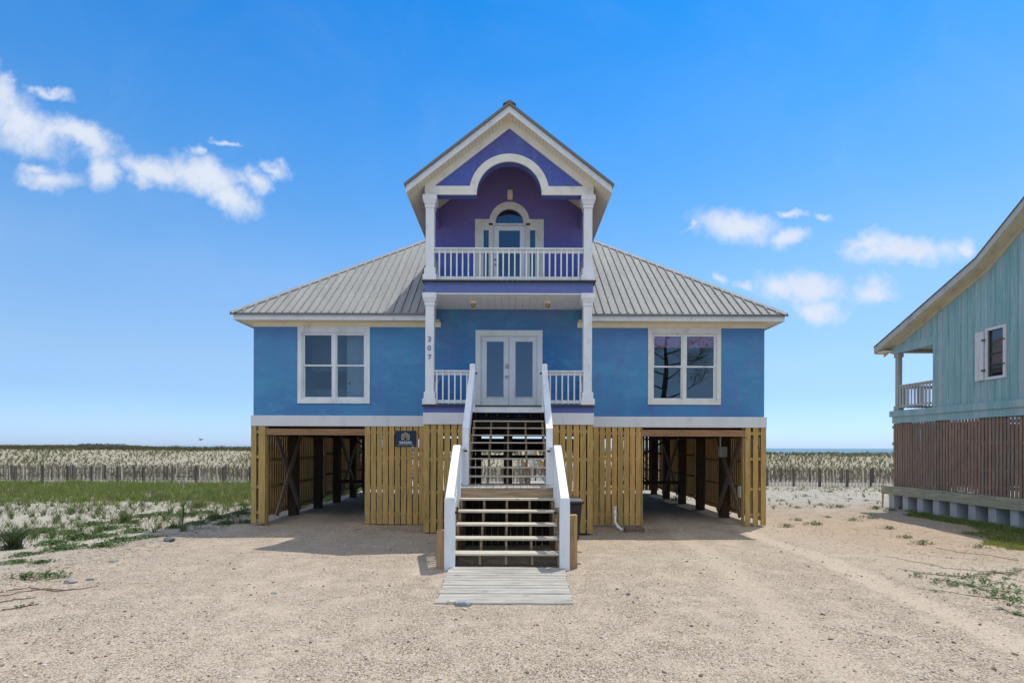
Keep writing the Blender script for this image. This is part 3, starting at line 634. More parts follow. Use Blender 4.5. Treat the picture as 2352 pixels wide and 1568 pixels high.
def text_mesh(txt, size, thick, name, mat, loc, parent, cx=True, bold=0., sx=1.):
    cu = bpy.data.curves.new('t', 'FONT'); cu.body = txt; cu.size = size; cu.extrude = thick/2; cu.offset = bold
    cu.align_x = 'CENTER' if cx else 'LEFT'; cu.align_y = 'CENTER'
    to = bpy.data.objects.new('t', cu); col.objects.link(to); bpy.context.view_layer.update()
    me = bpy.data.meshes.new_from_object(to.evaluated_get(bpy.context.evaluated_depsgraph_get())); bpy.data.objects.remove(to)
    org = Vector((0, 0, 0)); q = parent
    while q is not None: org += q.location; q = q.parent
    for v in me.vertices:
        c_ = v.co.copy(); v.co = Vector((loc[0]+c_.x*sx, loc[1]-c_.z, loc[2]+c_.y))-org
    me.materials.clear(); me.materials.append(M_[mat]); o = bpy.data.objects.new(name, me); col.objects.link(o); o.parent = parent; return o
for ch, z, dx in (('3', 5.06, .0), ('0', 4.82, -.008), ('7', 4.575, 0.)):
    text_mesh(ch, .195, .012, 'house_number', 'number', (hx(-2.14)+dx, YF+.010, z), CL, bold=.003, sx=1.05)
# --- porch deck (lower)
PW = 2.30
B(hx(-PW-.03), hx(PW+.03), YF-.04, YW, 3.25, 3.285).build('porch_deck', 'edge', house)
m = MB(); m.box(hx(-PW), hx(-1.0), YF+.02, YF+.08, 3.084, 3.25); m.box(hx(1.0), hx(PW), YF+.02, YF+.08, 3.084, 3.25)
m.box(hx(-PW), hx(-PW+.06), YF+.08, YW-.01, 3.084, 3.25); m.box(hx(PW-.06), hx(PW), YF+.08, YW-.01, 3.084, 3.25); m.build('porch_rim', 'violet2', house)
for s in (-1, 1):
    a, b = sorted((hx(s*1.0), hx(s*(PW+.01)))); B(a, b, YF, YF+.09, 2.765, 3.083).build('base_band', 'band', house, bevel=.008)
    a, b = sorted((hx(s*(PW-.08)), hx(s*(PW+.01)))); B(a, b, YF+.09, YW-.05, 2.765, 3.083).build('base_band', 'band', house)
B(hx(-.99), hx(.99), YF-.02, YF+.02, 3.09, 3.245).build('stair_header', 'white', house)
m = MB()
for k in range(7): m.box(hx(-.9+.3*k-.02), hx(-.9+.3*k+.02), YF+.1, YW-.1, 2.98, 3.24)
m.build('porch_joists', 'dark_wood', house)
B(hx(-PW+.1), hx(PW-.1), YF+.65, YF+.75, 2.74, 2.98).build('porch_girder', 'dark_wood', house)
# porch ceiling and the beam above it (= balcony floor)
m = MB(); k = -PW+.12
while k < PW-.13: m.box(hx(k), hx(min(k+.192, PW-.12)), YF+.26, YW-.01, 6.283, 6.30); k += .198
m.build('porch_ceiling', 'ceil', house)
B(hx(-PW+.11), hx(PW-.11), YF+.262, YW-.01, 6.302, 6.33).build('porch_ceiling', 'edge', house)
m = MB(); m.box(hx(-PW+.02), hx(PW-.02), YF, YF+.25, 6.312, 6.60); m.box(hx(-PW+.02), hx(-PW+.12), YF+.25, YW-.01, 6.312, 6.60); m.box(hx(PW-.12), hx(PW-.02), YF+.25, YW-.01, 6.312, 6.60)
m.build('balcony_beam', 'violet', house)
m = MB()
for s in (-1, 1):
    a, b = sorted((hx(s*(PW-.115)), hx(s*(PW-.09)))); m.box(a, b, YF+.26, YW-.01, 5.98, 6.282)
m.box(hx(-2.0), hx(2.0), YF+.002, YF+.25, 6.285, 6.311); m.build('beam_trim', 'ceil', house)
m = MB(); k = -PW-.03
while k < PW+.02:
    w_ = .138; m.box(hx(k), hx(min(k+w_, PW+.04)), YF-.07-random.random()*.015, YW, 6.602, 6.642); k += .143
m.build('balcony_deck', 'edge', house)
# --- railings
def railing(x0, x1, y0, y1, z0, z1, n, xdir=True, cap=True):
    """z0 deck height, z1 top"""
    m = MB()
    if xdir:
        m.box(x0, x1, y0-.03, y0+.08, z1-.035, z1); m.box(x0, x1, y0+.03, y0+.065, z1-.125, z1-.036)
    else: m.box(x0-.03, x0+.08, y0, y1, z1-.035, z1); m.box(x0+.03, x0+.065, y0, y1, z1-.125, z1-.036)
    Rr = m.build('railing', 'white', house, bevel=.004)
    m = MB()
    if xdir: m.box(x0, x1, y0+.03, y0+.065, z0+.06, z0+.15)
    else: m.box(x0+.03, x0+.065, y0, y1, z0+.06, z0+.15)
    m.build('bottom_rail', 'white', Rr)
    for i in range(n):
        if xdir:
            c_ = x0+(x1-x0)*(i+.5)/n if not cap else x0+.14+(x1-x0-.28)*i/max(1, n-1)
            q = B(c_-.019, c_+.019, y0-.008, y0+.029, z0+.045, z1-.037)
        else:
            c_ = y0+(y1-y0)*(i+.5)/n; q = B(x0-.008, x0+.029, c_-.019, c_+.019, z0+.045, z1-.037)
        q.build('baluster', 'white', Rr)
railing(hx(-2.03), hx(2.03), YF+.07, 0, 6.642, 7.555, 25)
for s in (-1, 1): railing(hx(s*2.14)-.02, 0, YF+.27, YW-.01, 6.642, 7.50, 7, False)
railing(hx(-2.03), hx(-1.05), YF+.07, 0, 3.285, 4.235, 6, cap=False); railing(hx(1.05), hx(2.03), YF+.07, 0, 3.285, 4.235, 6, cap=False)
for s in (-1, 1): railing(hx(s*2.14)-.02, 0, YF+.27, YW-.01, 3.285, 4.18, 7, False)
# --- tower: balcony back wall, side walls, gable
GP = 10.98; GS = .778; YOV = 13.44; YT = 21.4
def gline(dx, off=0.): return GP+off-GS*abs(dx)
m = MB()
# back wall with a door opening (rect + arch)
dw, dz, ar, az = .98, 8.93, .56, 8.93
pts = [(-TX+.02, 6.3), (-dw, 6.3), (-dw, dz), (-ar, dz)]+[(ar*math.cos(t), az+ar*math.sin(t)) for t in np.linspace(math.pi, 0, 17)[1:-1]]+[(ar, dz), (dw, dz), (dw, 6.3), (TX-.02, 6.3), (TX-.02, gline(TX-.02, -.05)), (0, GP-.05), (-TX+.02, gline(TX-.02, -.05))]
m.prism([(hx(a), b) for a, b in pts], YW+.003, YW+.15); m.build('tower_wall', 'tower_wall', house)
for s in (-1, 1):
    a, b = sorted((hx(s*(TX-.15)), hx(s*TX))); B(a, b, YW+.15, YT, 5.95, 9.15).build('tower_wall', 'tower_wall', house)
B(hx(-2.12), hx(2.12), YW+2.6, YW+2.65, 6.2, 9.6).build('room_wall', 'room', house)
B(hx(-2.12), hx(2.12), YW+.16, YW+2.6, 6.5, 6.6).build('floor', 'dark_wood', house)
# gable face with arch
ZB = 8.965; ra, ro = .878, 1.085; zc = 8.985
arc = [(ra*math.cos(t), zc+ra*math.sin(t)) for t in np.linspace(math.pi, 0, 33)]
hwg = 2.275
pts = [(-hwg, ZB), (-ra, ZB)]+arc+[(ra, ZB), (hwg, ZB), (hwg, gline(hwg, -.02)), (0, GP-.02), (-hwg, gline(hwg, -.02))]
MB().prism([(hx(a), b) for a, b in pts], YF+.03, YF+.26).build('gable_wall', 'gable', house)
# arch underside reads violet; trim in front
arco = [(ro*math.cos(t), zc+ro*math.sin(t)) for t in np.linspace(math.pi*.935, math.pi*.065, 33)]
zt = 9.195
t0 = math.asin((zt-zc)/ro); arco = [(ro*math.cos(t), zc+ro*math.sin(t)) for t in np.linspace(math.pi-t0, t0, 33)]
pts = [(-hwg-.005, ZB-.002), (-ra-.0, ZB-.002)]+[(-ra, zc)]+arc[1:-1]+[(ra, zc), (ra, ZB-.002), (hwg+.005, ZB-.002), (hwg+.005, zt)]+[p for p in arco[::-1]]+[(-hwg-.005, zt)]
MB().prism([(hx(a), b) for a, b in pts], YF-.012, YF+.028).build('arch_trim', 'creamwhite', house)
# rake frieze (chevron) on the gable face
tv = .215
pts = [(-hwg-.005, zt+.002), (-(GP-tv-zt)/GS, zt+.002), (0, GP-tv), ((GP-tv-zt)/GS, zt+.002), (hwg+.005, zt+.002), (hwg+.005, gline(hwg)), (0, GP), (-hwg-.005, gline(hwg))]
MB().prism([(hx(a), b) for a, b in pts], YF-.008, YF+.028).build('rake_frieze', 'creamwhite', house)
# side beams of the balcony
for s in (-1, 1):
    a, b = sorted((hx(s*(TX-.22)), hx(s*(TX-.03)))); B(a, b, YF+.262, YW, 8.72, 9.12).build('balcony_beam', 'tower_wall', house)
    # sloping beadboard ceiling of the balcony, and the soffit of the overhang outside
    th = .015; m = MB(); k = YF+.262
    while k < YW-.01:
        k2 = min(k+.1, YW); pts = [(0, GP-.01), (s*TX, gline(TX)-.01)]
        m.add([(hx(0), k, GP-.03), (hx(s*TX), k, gline(TX)-.03), (hx(s*TX), k2-.006, gline(TX)-.03), (hx(0), k2-.006, GP-.03),
               (hx(0), k, GP-.015), (hx(s*TX), k, gline(TX)-.015), (hx(s*TX), k2-.006, gline(TX)-.015), (hx(0), k2-.006, GP-.015)], [(0, 1, 2, 3), (7, 6, 5, 4), (0, 4, 5, 1), (1, 5, 6, 2), (2, 6, 7, 3), (3, 7, 4, 0)]); k += .1
    m.build('balcony_ceiling', 'soffit', house)
    TE = 2.72
    m = MB(); nseg = 30
    for i in range(nseg):    # soffit boards under the front overhang, laid across the rake
        u0 = TE*i/nseg; u1 = TE*(i+.93)/nseg
        vs = []
        for zz in (0, .012):
            for (u, yy) in ((u0, YOV+.025), (u1, YOV+.025), (u1, YF-.002), (u0, YF-.002)): vs.append((hx(s*u), yy, GP-.003-GS*u+zz))
        m.add(vs, [(3, 2, 1, 0), (4, 5, 6, 7), (0, 1, 5, 4), (1, 2, 6, 5), (2, 3, 7, 6), (3, 0, 4, 7)])
    k = YF
    while k < YT:            # side soffit
        vs = []
        for zz in (0, .012):
            for (u, yy) in ((TX+.001, k), (TE-.02, k), (TE-.02, k+.094), (TX+.001, k+.094)): vs.append((hx(s*u), yy, gline(u)-.003+zz))
        m.add(vs, [(3, 2, 1, 0), (4, 5, 6, 7), (0, 1, 5, 4), (1, 2, 6, 5), (2, 3, 7, 6), (3, 0, 4, 7)]); k += .1
    m.build('soffit', 'soffit', house)
    # rake fascia, eave fascia
    pts = [(0, GP-.0), (0, GP+.185), (s*TE, GP+.185-GS*TE), (s*TE, GP-.0-GS*TE)]
    MB().prism([(hx(a), b) for a, b in pts], YOV, YOV+.024).build('rake_fascia', 'fascia', house)
    a, b = sorted((hx(s*TE), hx(s*(TE-.022)))); B(a, b, YOV+.025, YT, gline(TE)-.01, gline(TE)+.16).build('fascia', 'fascia', house)
    # metal roof slope with ribs
    ZT = GP+.195; te = TE+.035; m = MB()
    vs = [(hx(0), YOV-.03, ZT), (hx(s*te), YOV-.03, ZT-GS*te), (hx(s*te), YT, ZT-GS*te), (hx(0), YT, ZT)]
    m.add(vs+[(p[0], p[1], p[2]+.022) for p in vs], [(0, 1, 2, 3), (7, 6, 5, 4), (0, 4, 5, 1), (1, 5, 6, 2), (2, 6, 7, 3), (3, 7, 4, 0)])
    k = YOV+.05
    while k < YT: m.bar((hx(0), k, ZT+.03), (hx(s*te), k, ZT-GS*te+.03), .03, .028); k += .2295
    m.build('tower_roof', 'roof', house)
    pts = [(0, GP+.187), (0, ZT+.065), (s*(te+.012), ZT+.065-GS*(te+.012)), (s*(te+.012), GP+.187-GS*(te+.012))]
    MB().prism([(hx(a), b) for a, b in pts], YOV-.05, YOV-.026).build('rake_edge', 'roofedge', house)
m = MB(); m.prism([(hx(-.17), ZT+.0), (hx(-.15), ZT+.02), (hx(-.03), ZT+.098), (hx(.03), ZT+.098), (hx(.15), ZT+.02), (hx(.17), ZT+.0), (hx(0), ZT+.05)], YOV-.055, YT); m.build('ridge_cap', 'roofedge', house)
# --- balcony door with sidelights and fan light
def arch_pts(r, n=21, z=az): return [(r*math.cos(t), z+r*math.sin(t)) for t in np.linspace(math.pi, 0, n)]
co = [(-1.03, 6.66), (-1.03, 8.985), (-.605, 8.985)]+[(.605*math.cos(t), 8.9+.605*math.sin(t)) for t in np.linspace(math.pi*.955, math.pi*.045, 25)]+[(.605, 8.985), (1.03, 8.985), (1.03, 6.66)]
ci = [(.93, 6.66), (.93, 8.87), (.50, 8.87)]+[(.50*math.cos(t), 8.88+.50*math.sin(t)) for t in np.linspace(0.01, math.pi-.01, 25)]+[(-.50, 8.87), (-.93, 8.87), (-.93, 6.66)]
DD = MB().prism([(hx(a), b) for a, b in co+ci], YW-.03, YW+.002).build('balcony_door', 'creamwhite', house, label='white balcony door with sidelights under an arched fan light')
m = MB()
m.prism([(hx(a), b) for a, b in [(-.50, 8.872), (-.50, 8.9)]+[(.495*math.cos(t), 8.9+.495*math.sin(t)) for t in np.linspace(math.pi, 0, 21)][1:-1]+[(.50, 8.9), (.50, 8.872), (.425, 8.872)]+[(.42*math.cos(t), 8.88+.42*math.sin(t)) for t in np.linspace(0.02, math.pi-.02, 21)]+[(-.425, 8.872)]], YW-.012, YW+.03)
m.box(hx(-.5), hx(.5), YW-.014, YW+.03, 8.815, 8.868); m.build('arch_frame', 'creamwhite', DD)
MB().prism([(hx(a), b) for a, b in [(.425*math.cos(t), 8.87+.425*math.sin(t)) for t in np.linspace(math.pi, 0, 21)]], YW+.04, YW+.046).build('fan_light', 'glass_dark', DD)
m = MB()
for s in (-1, 1):
    a, b = sorted((hx(s*.93), hx(s*.775))); m.box(a, b, YW-.004, YW+.03, 6.66, 8.87)
    a, b = sorted((hx(s*.62), hx(s*.475))); m.box(a, b, YW-.004, YW+.03, 6.66, 8.812)
    a, b = sorted((hx(s*.775), hx(s*.62))); m.box(a, b, YW-.004, YW+.03, 8.665, 8.87); m.box(a, b, YW-.004, YW+.03, 6.66, 7.25)
m.build('sidelight_frame', 'creamwhite', DD)
for s in (-1, 1):
    a, b = sorted((hx(s*.775), hx(s*.62))); B(a, b, YW+.01, YW+.016, 7.25, 8.665).build('sidelight', 'glass_dark', DD)
m = MB(); m.box(hx(-.465), hx(-.317), YW+.0, YW+.04, 6.68, 8.80); m.box(hx(.317), hx(.465), YW, YW+.04, 6.68, 8.80); m.box(hx(-.317), hx(.317), YW, YW+.04, 8.655, 8.80); m.box(hx(-.317), hx(.317), YW, YW+.04, 6.68, 7.2)
m.build('door_leaf', 'white', DD); B(hx(-.317), hx(.317), YW+.015, YW+.021, 7.2, 8.655).build('pane', 'glass_dark', DD)
m = MB()
for z in (7.78, 7.63): m.lathe((hx(-.415), YW-.04, z), [(.015, .04), (.03, .02), (.03, 0), (.015, -.012)], 10, 'Y')
m.build('door_knob', 'steel', DD)
# wall light above
m = MB(); m.box(hx(.015-.08), hx(.015+.08), YW-.1, YW+.002, 9.56, 9.84); m.build('wall_light', 'cream', house, bevel=.02)
# --- lower french doors
DF = MB(); x0, x1 = hx(-1.005), hx(1.005)
DF.box(x0, x1, YW-.035, YW+.0, 5.5, 5.66); DF.box(x0, x0+.15, YW-.035, YW, 3.287, 5.5); DF.box(x1-.15, x1, YW-.035, YW, 3.287, 5.5)
DF = DF.build('french_door', 'white', house, bevel=.006, label='white french doors with blinds behind the glass')
m = MB(); m.box(hx(-.853), hx(.853), YW+.0, YW+.07, 5.465, 5.499); m.box(hx(-.853), hx(-.822), YW, YW+.07, 3.287, 5.465); m.box(hx(.822), hx(.853), YW, YW+.07, 3.287, 5.465); m.build('door_jamb', 'white', DF)
for a, b, g0, g1 in ((-.818, -.006, -.678, -.152), (.006, .818, .187, .72)):
    m = MB(); yy = YW+.03; m.box(hx(a), hx(g0), yy, yy+.04, 3.30, 5.46); m.box(hx(g1), hx(b), yy, yy+.04, 3.30, 5.46); m.box(hx(g0), hx(g1), yy, yy+.04, 5.33, 5.46); m.box(hx(g0), hx(g1), yy, yy+.04, 3.30, 3.66)
    for bx_ in ((g0-.02, g0+.008), (g1-.008, g1+.02)): m.box(hx(bx_[0]), hx(bx_[1]), yy-.012, yy-.001, 3.645, 5.345)
    m.box(hx(g0), hx(g1), yy-.012, yy-.001, 5.325, 5.345); m.box(hx(g0), hx(g1), yy-.012, yy-.001, 3.645, 3.665)
    m.build('door_leaf', 'white_rail', DF); B(hx(g0), hx(g1), yy+.012, yy+.018, 3.66, 5.33).build('pane', 'glass_dark', DF)
    bl = MB(); z = 3.72
    while z < 5.33: bl.box(hx(g0+.01), hx(g1-.01), yy+.034, yy+.037, z-.014, z+.012); z += .066
    for q in (.12, .88): bl.box(hx(g0+(g1-g0)*q-.003), hx(g0+(g1-g0)*q+.003), yy+.03, yy+.033, 3.7, 5.33)
    bl.build('blind', 'blind', DF)
m = MB(); m.box(hx(-.105), hx(-.015), YW+.0, YW+.03, 4.52, 4.66); m.lathe((hx(-.06), YW-.02, 4.58), [(.025, .03), (.025, 0), (.01, -.01)], 10, 'Y'); m.build('deadbolt', 'steel', DF, bevel=.006)
MB().lathe((hx(-.068), YW-.035, 4.275), [(.02, .06), (.02, .03), (.035, .02), (.038, 0), (.02, -.015)], 12, 'Y').build('door_knob', 'steel', DF)
B(hx(-.86), hx(.86), YW-.06, YW+.05, 3.286, 3.30).build('threshold', 'steel', DF)
m = MB()
for q in (3.45, 4.4, 5.3): m.box(hx(-.832), hx(-.815), YW+.018, YW+.03, q, q+.09); m.box(hx(.815), hx(.832), YW+.018, YW+.03, q, q+.09)
m.build('hinge', 'rust', DF)
# ceiling lights in the porch
for xx in (-1.02, 1.10):
    L_ = MB().lathe((hx(xx), 14.5, 6.283), [(.11, 0), (.11, -.03), (.085, -.05), (.075, -.06)], 16).build('ceiling_light', 'cream', house)
    MB().lathe((hx(xx), 14.5, 6.22), [(.07, 0), (.072, -.03), (.055, -.07), (.02, -.09)], 14).build('light_globe', 'brass', L_)

# --- skirt of vertical slats below the house
def slats_x(x0, x1, y, z0, z1, pitch, w, n=None, mat='slat', rails=(.28, .48, 1.35, 2.4), jit=.012):
    m = MB(); n = n or int(round((x1-x0)/pitch)); p = (x1-x0-w)/max(1, n-1)
    for i in range(n):
        a = x0+p*i+random.uniform(-.004, .004); d = random.uniform(0, .004); m.box(a, a+w, y-d, y+.022, z0+random.uniform(0, jit), z1)
    for i, r in enumerate((z0+.28, z0+1.05, z0+1.95, z1-.22)): m.box(x0+.01, x1-.01, y+.024, y+.062, r, r+.088)
    return m.build('slat_panel', mat, house)
ZSB = -.17
slats_x(hx(-7.72), hx(-7.34), YW-.03, ZSB+.02, 2.764, .182, .155, 2)
slats_x(hx(-7.39), hx(-7.30), YW-.03, ZSB+.02, 2.764, .1, .09, 1)
slats_x(hx(-4.31), hx(-2.35), YW-.03, ZSB, 2.764, .176, .152, 11)
slats_x(hx(2.37), hx(3.97), YW-.03, ZSB-.01, 2.764, .176, .152, 9)
slats_x(hx(7.10), hx(7.72), YW-.03, ZSB+.0, 2.764, .2, .155, 3)
slats_x(hx(-PW+.01), hx(-1.02), YF+.03, ZSB, 2.764, .182, .152, 7); slats_x(hx(1.02), hx(PW-.01), YF+.03, ZSB, 2.764, .182, .152, 7)
def slats_y(x, y0, y1, z0, z1, pitch, w, inward=1, mat='slat_side'):
    m = MB(); y = y0
    while y < y1-.02:
        m.box(x-.008, x+.008, y, min(y+w, y1), z0+random.uniform(0, .02), z1); y += pitch
    for r in (.2, 1.0, 1.85, 2.65): m.box(x+inward*.014, x+inward*.052, y0, y1, z0+r-.1, z0+r+.0)
    return m.build('slat_panel', mat, house)
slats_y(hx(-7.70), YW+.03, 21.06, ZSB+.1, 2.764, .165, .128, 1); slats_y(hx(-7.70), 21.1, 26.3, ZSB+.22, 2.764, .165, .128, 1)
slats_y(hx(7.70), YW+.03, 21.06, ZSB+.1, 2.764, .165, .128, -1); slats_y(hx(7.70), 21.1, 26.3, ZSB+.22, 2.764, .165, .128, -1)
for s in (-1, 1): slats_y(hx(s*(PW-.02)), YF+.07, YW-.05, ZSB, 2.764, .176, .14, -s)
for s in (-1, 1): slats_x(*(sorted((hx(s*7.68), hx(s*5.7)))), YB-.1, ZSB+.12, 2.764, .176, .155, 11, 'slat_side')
# header beams over the car bays
B(hx(-7.32), hx(-4.31), YW-.01, YW+.03, 2.50, 2.69).build('bay_header', 'beam', house); B(hx(3.97), hx(7.12), YW-.01, YW+.03, 2.50, 2.69).build('bay_header', 'beam', house)
# jamb posts at the bay edges
for xx in (-7.30, -4.27, 4.02, 7.08): B(hx(xx-.02), hx(xx+.02), YW+.035, YW+.17, -.3, 2.76).build('bay_post', 'slat', house)
# piles
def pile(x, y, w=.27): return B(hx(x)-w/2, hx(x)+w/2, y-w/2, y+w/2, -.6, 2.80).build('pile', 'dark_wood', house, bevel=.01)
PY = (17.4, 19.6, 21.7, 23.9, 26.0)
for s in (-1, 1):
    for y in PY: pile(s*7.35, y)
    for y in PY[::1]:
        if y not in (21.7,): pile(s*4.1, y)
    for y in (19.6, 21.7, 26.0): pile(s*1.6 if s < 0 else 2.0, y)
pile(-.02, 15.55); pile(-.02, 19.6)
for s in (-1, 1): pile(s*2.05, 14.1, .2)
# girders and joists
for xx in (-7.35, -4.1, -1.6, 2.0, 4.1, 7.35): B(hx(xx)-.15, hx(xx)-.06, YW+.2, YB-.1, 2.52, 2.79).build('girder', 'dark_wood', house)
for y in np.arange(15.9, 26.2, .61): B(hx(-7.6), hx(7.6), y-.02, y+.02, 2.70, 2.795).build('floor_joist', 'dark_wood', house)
def brace(a, b, w=.19, t=.045): return MB().bar(a, b, t, w, (0, 0, 1)).build('cross_brace', 'brace', house)
for s in (-1, 1):
    x = hx(s*7.17)
    brace((x, 15.65, 2.6), (x, 17.5, .0)); brace((x-s*.05, 17.5, 2.65), (x-s*.05, 15.65, .05))
    brace((x, 21.6, 2.6), (x, 23.9, .0)); brace((x-s*.05, 23.9, 2.6), (x-s*.05, 21.6, .2))
    m_ = MB().bar((hx(s*7.3), 23.75, .1), (hx(s*4.2), 23.75, 2.0), .045, .19, (0, 1, 0)); m_.build('cross_brace', 'dark_wood', house)
    MB().bar((hx(s*7.3), 23.7, 2.55), (hx(s*4.2), 23.7, .5), .045, .19, (0, 1, 0)).build('cross_brace', 'dark_wood', house)
    B(*(sorted((hx(s*7.3), hx(s*4.2)))), 21.5, 21.54, .62, .76).build('cross_brace', 'dark_wood', house)
# beam behind the stairs
B(hx(-4), hx(4), 25.9, 26.0, 1.98, 2.6).build('girder', 'dark_wood', house)
B(hx(-1.6), hx(2.0), 19.5, 19.58, 1.70, 1.86).build('cross_brace', 'dark_wood', house)
# meter and conduit in the right bay
e = B(hx(7.0)-.1, hx(7.0)+.12, 16.6, 16.78, 1.85, 2.2).build('electric_box', 'steel', house, bevel=.01)
MB().tube([(hx(6.93), 16.7, 2.2), (hx(6.93), 16.7, 2.75)], .03).build('conduit', 'steel', e)
e = B(hx(7.36)-.12, hx(7.36)+.02, 15.95, 16.1, .6, .95).build('electric_box', 'pvc', house, bevel=.01)
MB().tube([(hx(7.3), 16.0, .6), (hx(7.28), 16.05, .3), (hx(7.0), 16.2, .05), (hx(6.9), 16.8, -.02)], .012, 6).build('cable', 'black', e)
B(hx(2.4), hx(3.9), YW+.02, YW+.2, -.5, -.13).build('footing', 'concrete', house)

# --- front stairs (part of the house)
stair = MB().box(hx(-.93), hx(.93), 0, 0, 0, 0) and None
SX = HX-.0
R0 = 1.1935
def upper(i): return 13.79-.29*i, CAMZ-(.1935*(i-4.67))     # front edge y, top z
lz = CAMZ-.838; LY0, LY1 = 10.68, 11.85
def lower(j): return 10.68-.34*j+.06, lz-.21*j
st = MB()
def stringer(x, t, fl):
    """sawn stringer: square notches for the treads, sloping lower edge"""
    m = MB(); n = 8 if fl == 'u' else 5; f_ = upper if fl == 'u' else lower
    run = .29 if fl == 'u' else .34
    pts = []
    for i in range(1, n+1):
        y, z = f_(i); z -= .034 if fl == 'u' else .038
        pts += [(y+run+.035, z), (y+.035, z)]
    ye, ze = pts[-1]; zbot = lz if fl == 'u' else .055
    pts += [(ye, zbot+.002), (ye+run*.9, zbot+.002), (pts[0][0], pts[0][1]-.20)]
    m.prismx(pts, x-t/2, x+t/2); return m
ST = stringer(hx(-.91), .042, 'u').build('staircase', 'stringer', house, label='two flights of open wooden stairs with white handrails and a landing')
for x in (-.455, 0, .455, .91): stringer(hx(x), .042, 'u').build('stringer', 'stringer', ST)
for x in (-.93, -.465, 0, .465, .93): stringer(hx(x), .042, 'l').build('stringer', 'stringer', ST)
for i in range(1, 9):
    y, z = upper(i); B(hx(-.935), hx(.935), y, y+.255, z-.032, z).build('tread', 'tread', ST, bevel=.004)
for j in range(1, 6):
    y, z = lower(j); hw_ = .978-.004*j; B(hx(-hw_), hx(hw_), y, y+.29, z-.036, z).build('tread', 'tread', ST, bevel=.004)
m = MB(); k = -1.02
while k < 1.0: m.box(hx(k), hx(k+.138), LY0-.03, LY1, lz-.03+random.uniform(-.003, .003), lz); k += .1455
m.build('landing_deck', 'decky', ST)
B(hx(-1.0), hx(1.0), LY0+.0, LY0+.04, lz-.235, lz-.032).build('riser_board', 'riser', ST)
m = MB(); m.box(hx(-1.0), hx(-.96), LY0+.04, LY1, lz-.22, lz-.032); m.box(hx(.96), hx(1.0), LY0+.04, LY1, lz-.22, lz-.032); m.box(hx(-1), hx(1), LY1-.04, LY1, lz-.22, lz-.032); m.build('landing_frame', 'stringer', ST)
for s_ in (-1, 1):
    m = MB(); y = 9.12
    while y < 11.8:
        zt_ = min(lz-.24, .05+(y-9.0)*.66); m.box(hx(s_*.97)-.012, hx(s_*.97)+.012, y, y+.12, -.2, max(.12, zt_)); y += .15
    m.build('stair_skirt', 'stringer', ST)
m = MB()
for k in range(13): m.box(hx(-.95+.147*k), hx(-.95+.147*k+.14), LY1+.02, LY1+.045, -.22, lz-.24)
m.build('dark_backing', 'dark_wood', ST)  # dark boards added to stand in for the shade under the landing
# newels
def newel(x, y, z0, z1, w=.145):
    m = MB(); h = w/2; m.box(x-h, x+h, y-h, y+h, z0, z1-.03)
    vs = [(x+sx*h, y+sy*h, z1-.03) for sx, sy in ((-1, -1), (1, -1), (1, 1), (-1, 1))]+[(x+sx*(h-.022), y+sy*(h-.022), z1) for sx, sy in ((-1, -1), (1, -1), (1, 1), (-1, 1))]
    m.add(vs, [(0, 1, 5, 4), (1, 2, 6, 5), (2, 3, 7, 6), (3, 0, 4, 7), (4, 5, 6, 7), (3, 2, 1, 0)]); m.build('newel_post', 'white_rail', ST, bevel=.004)
for s in (-1, 1):
    xt, xm, xl_, xb_ = hx(s*.967), hx(s*.935), hx(s*1.045), (.925 if s > 0 else -1.085)
    newel(xt, 13.70, 3.10, 4.39); newel(xm, 11.42, lz-.2, 2.56); newel(xl_, 10.62, lz-.4, 2.20, .16); newel(xb_, 8.95, -.1, 1.29, .175)
    def rail(a, b, drop=.03):
        MB().bar(a, b, .15, .04).build('handrail', 'white_rail', ST, bevel=.004)
        a2 = Vector(a)-Vector((0, 0, .07)); b2 = Vector(b)-Vector((0, 0, .07)); MB().bar(a2, b2, .04, .09).build('handrail', 'white_rail', ST)
    xa = (xt+xm)/2+s*.045; xc = (xl_+xb_)/2
    rail((xt, 13.62, 4.20), (xm, 11.36, 2.56))
    rail((xl_, 10.55, 2.16), (xb_, 8.90, 1.27))
    MB().bar((xa-s*.045, 13.6, 3.42), (xa-s*.045, 11.5, 1.72), .038, .14).build('bottom_rail', 'white_rail', ST)
    MB().bar((xl_, 10.6, 1.35), (xb_, 9.0, .43), .038, .09).build('bottom_rail', 'white_rail', ST)
    for i in range(15):
        t = (i+.7)/15.4; y = 13.6+(11.5-13.6)*t; z0 = 3.42+(1.72-3.42)*t-.05; z1 = 4.20+(2.56-4.2)*t-.06
        B(xa-s*.045-.019, xa-s*.045+.019, y-.019, y+.019, z0, z1).build('baluster', 'white_rail', ST)
    for i in range(10):
        t = (i+.7)/10.4; y = 10.55+(9.0-10.55)*t; z0 = 1.35+(.43-1.35)*t-.03; z1 = 2.16+(1.30-2.16)*t-.06; xq = xl_+(xb_-xl_)*t
        B(xq-.019, xq+.019, y-.019, y+.019, z0, z1).build('baluster', 'white_rail', ST)
    # landing side rail
    B(hx(s*1.0)-.06, hx(s*1.0)+.06, 10.7, 11.36, 2.12, 2.155).build('handrail', 'white_rail', ST)
    for i in range(5): y = 10.78+i*.13; B(hx(s*1.0)-.019, hx(s*1.0)+.019, y-.019, y+.019, lz+.06, 2.12).build('baluster', 'white_rail', ST)
    # grab-rail brackets and support posts
    for (y, z) in ((13.72, 4.12), (10.66, 2.05), (8.97, .98)): B(hx(s*.87)-.03, hx(s*.87)+.03, y-.02, y+.02, z, z+.045).build('rail_bracket', 'black', ST)
    B(hx(s*.985)-.06, hx(s*.985)+.06, LY1-.14, LY1-.02, -.2, lz-.03).build('support_post', 'dark_wood', ST)
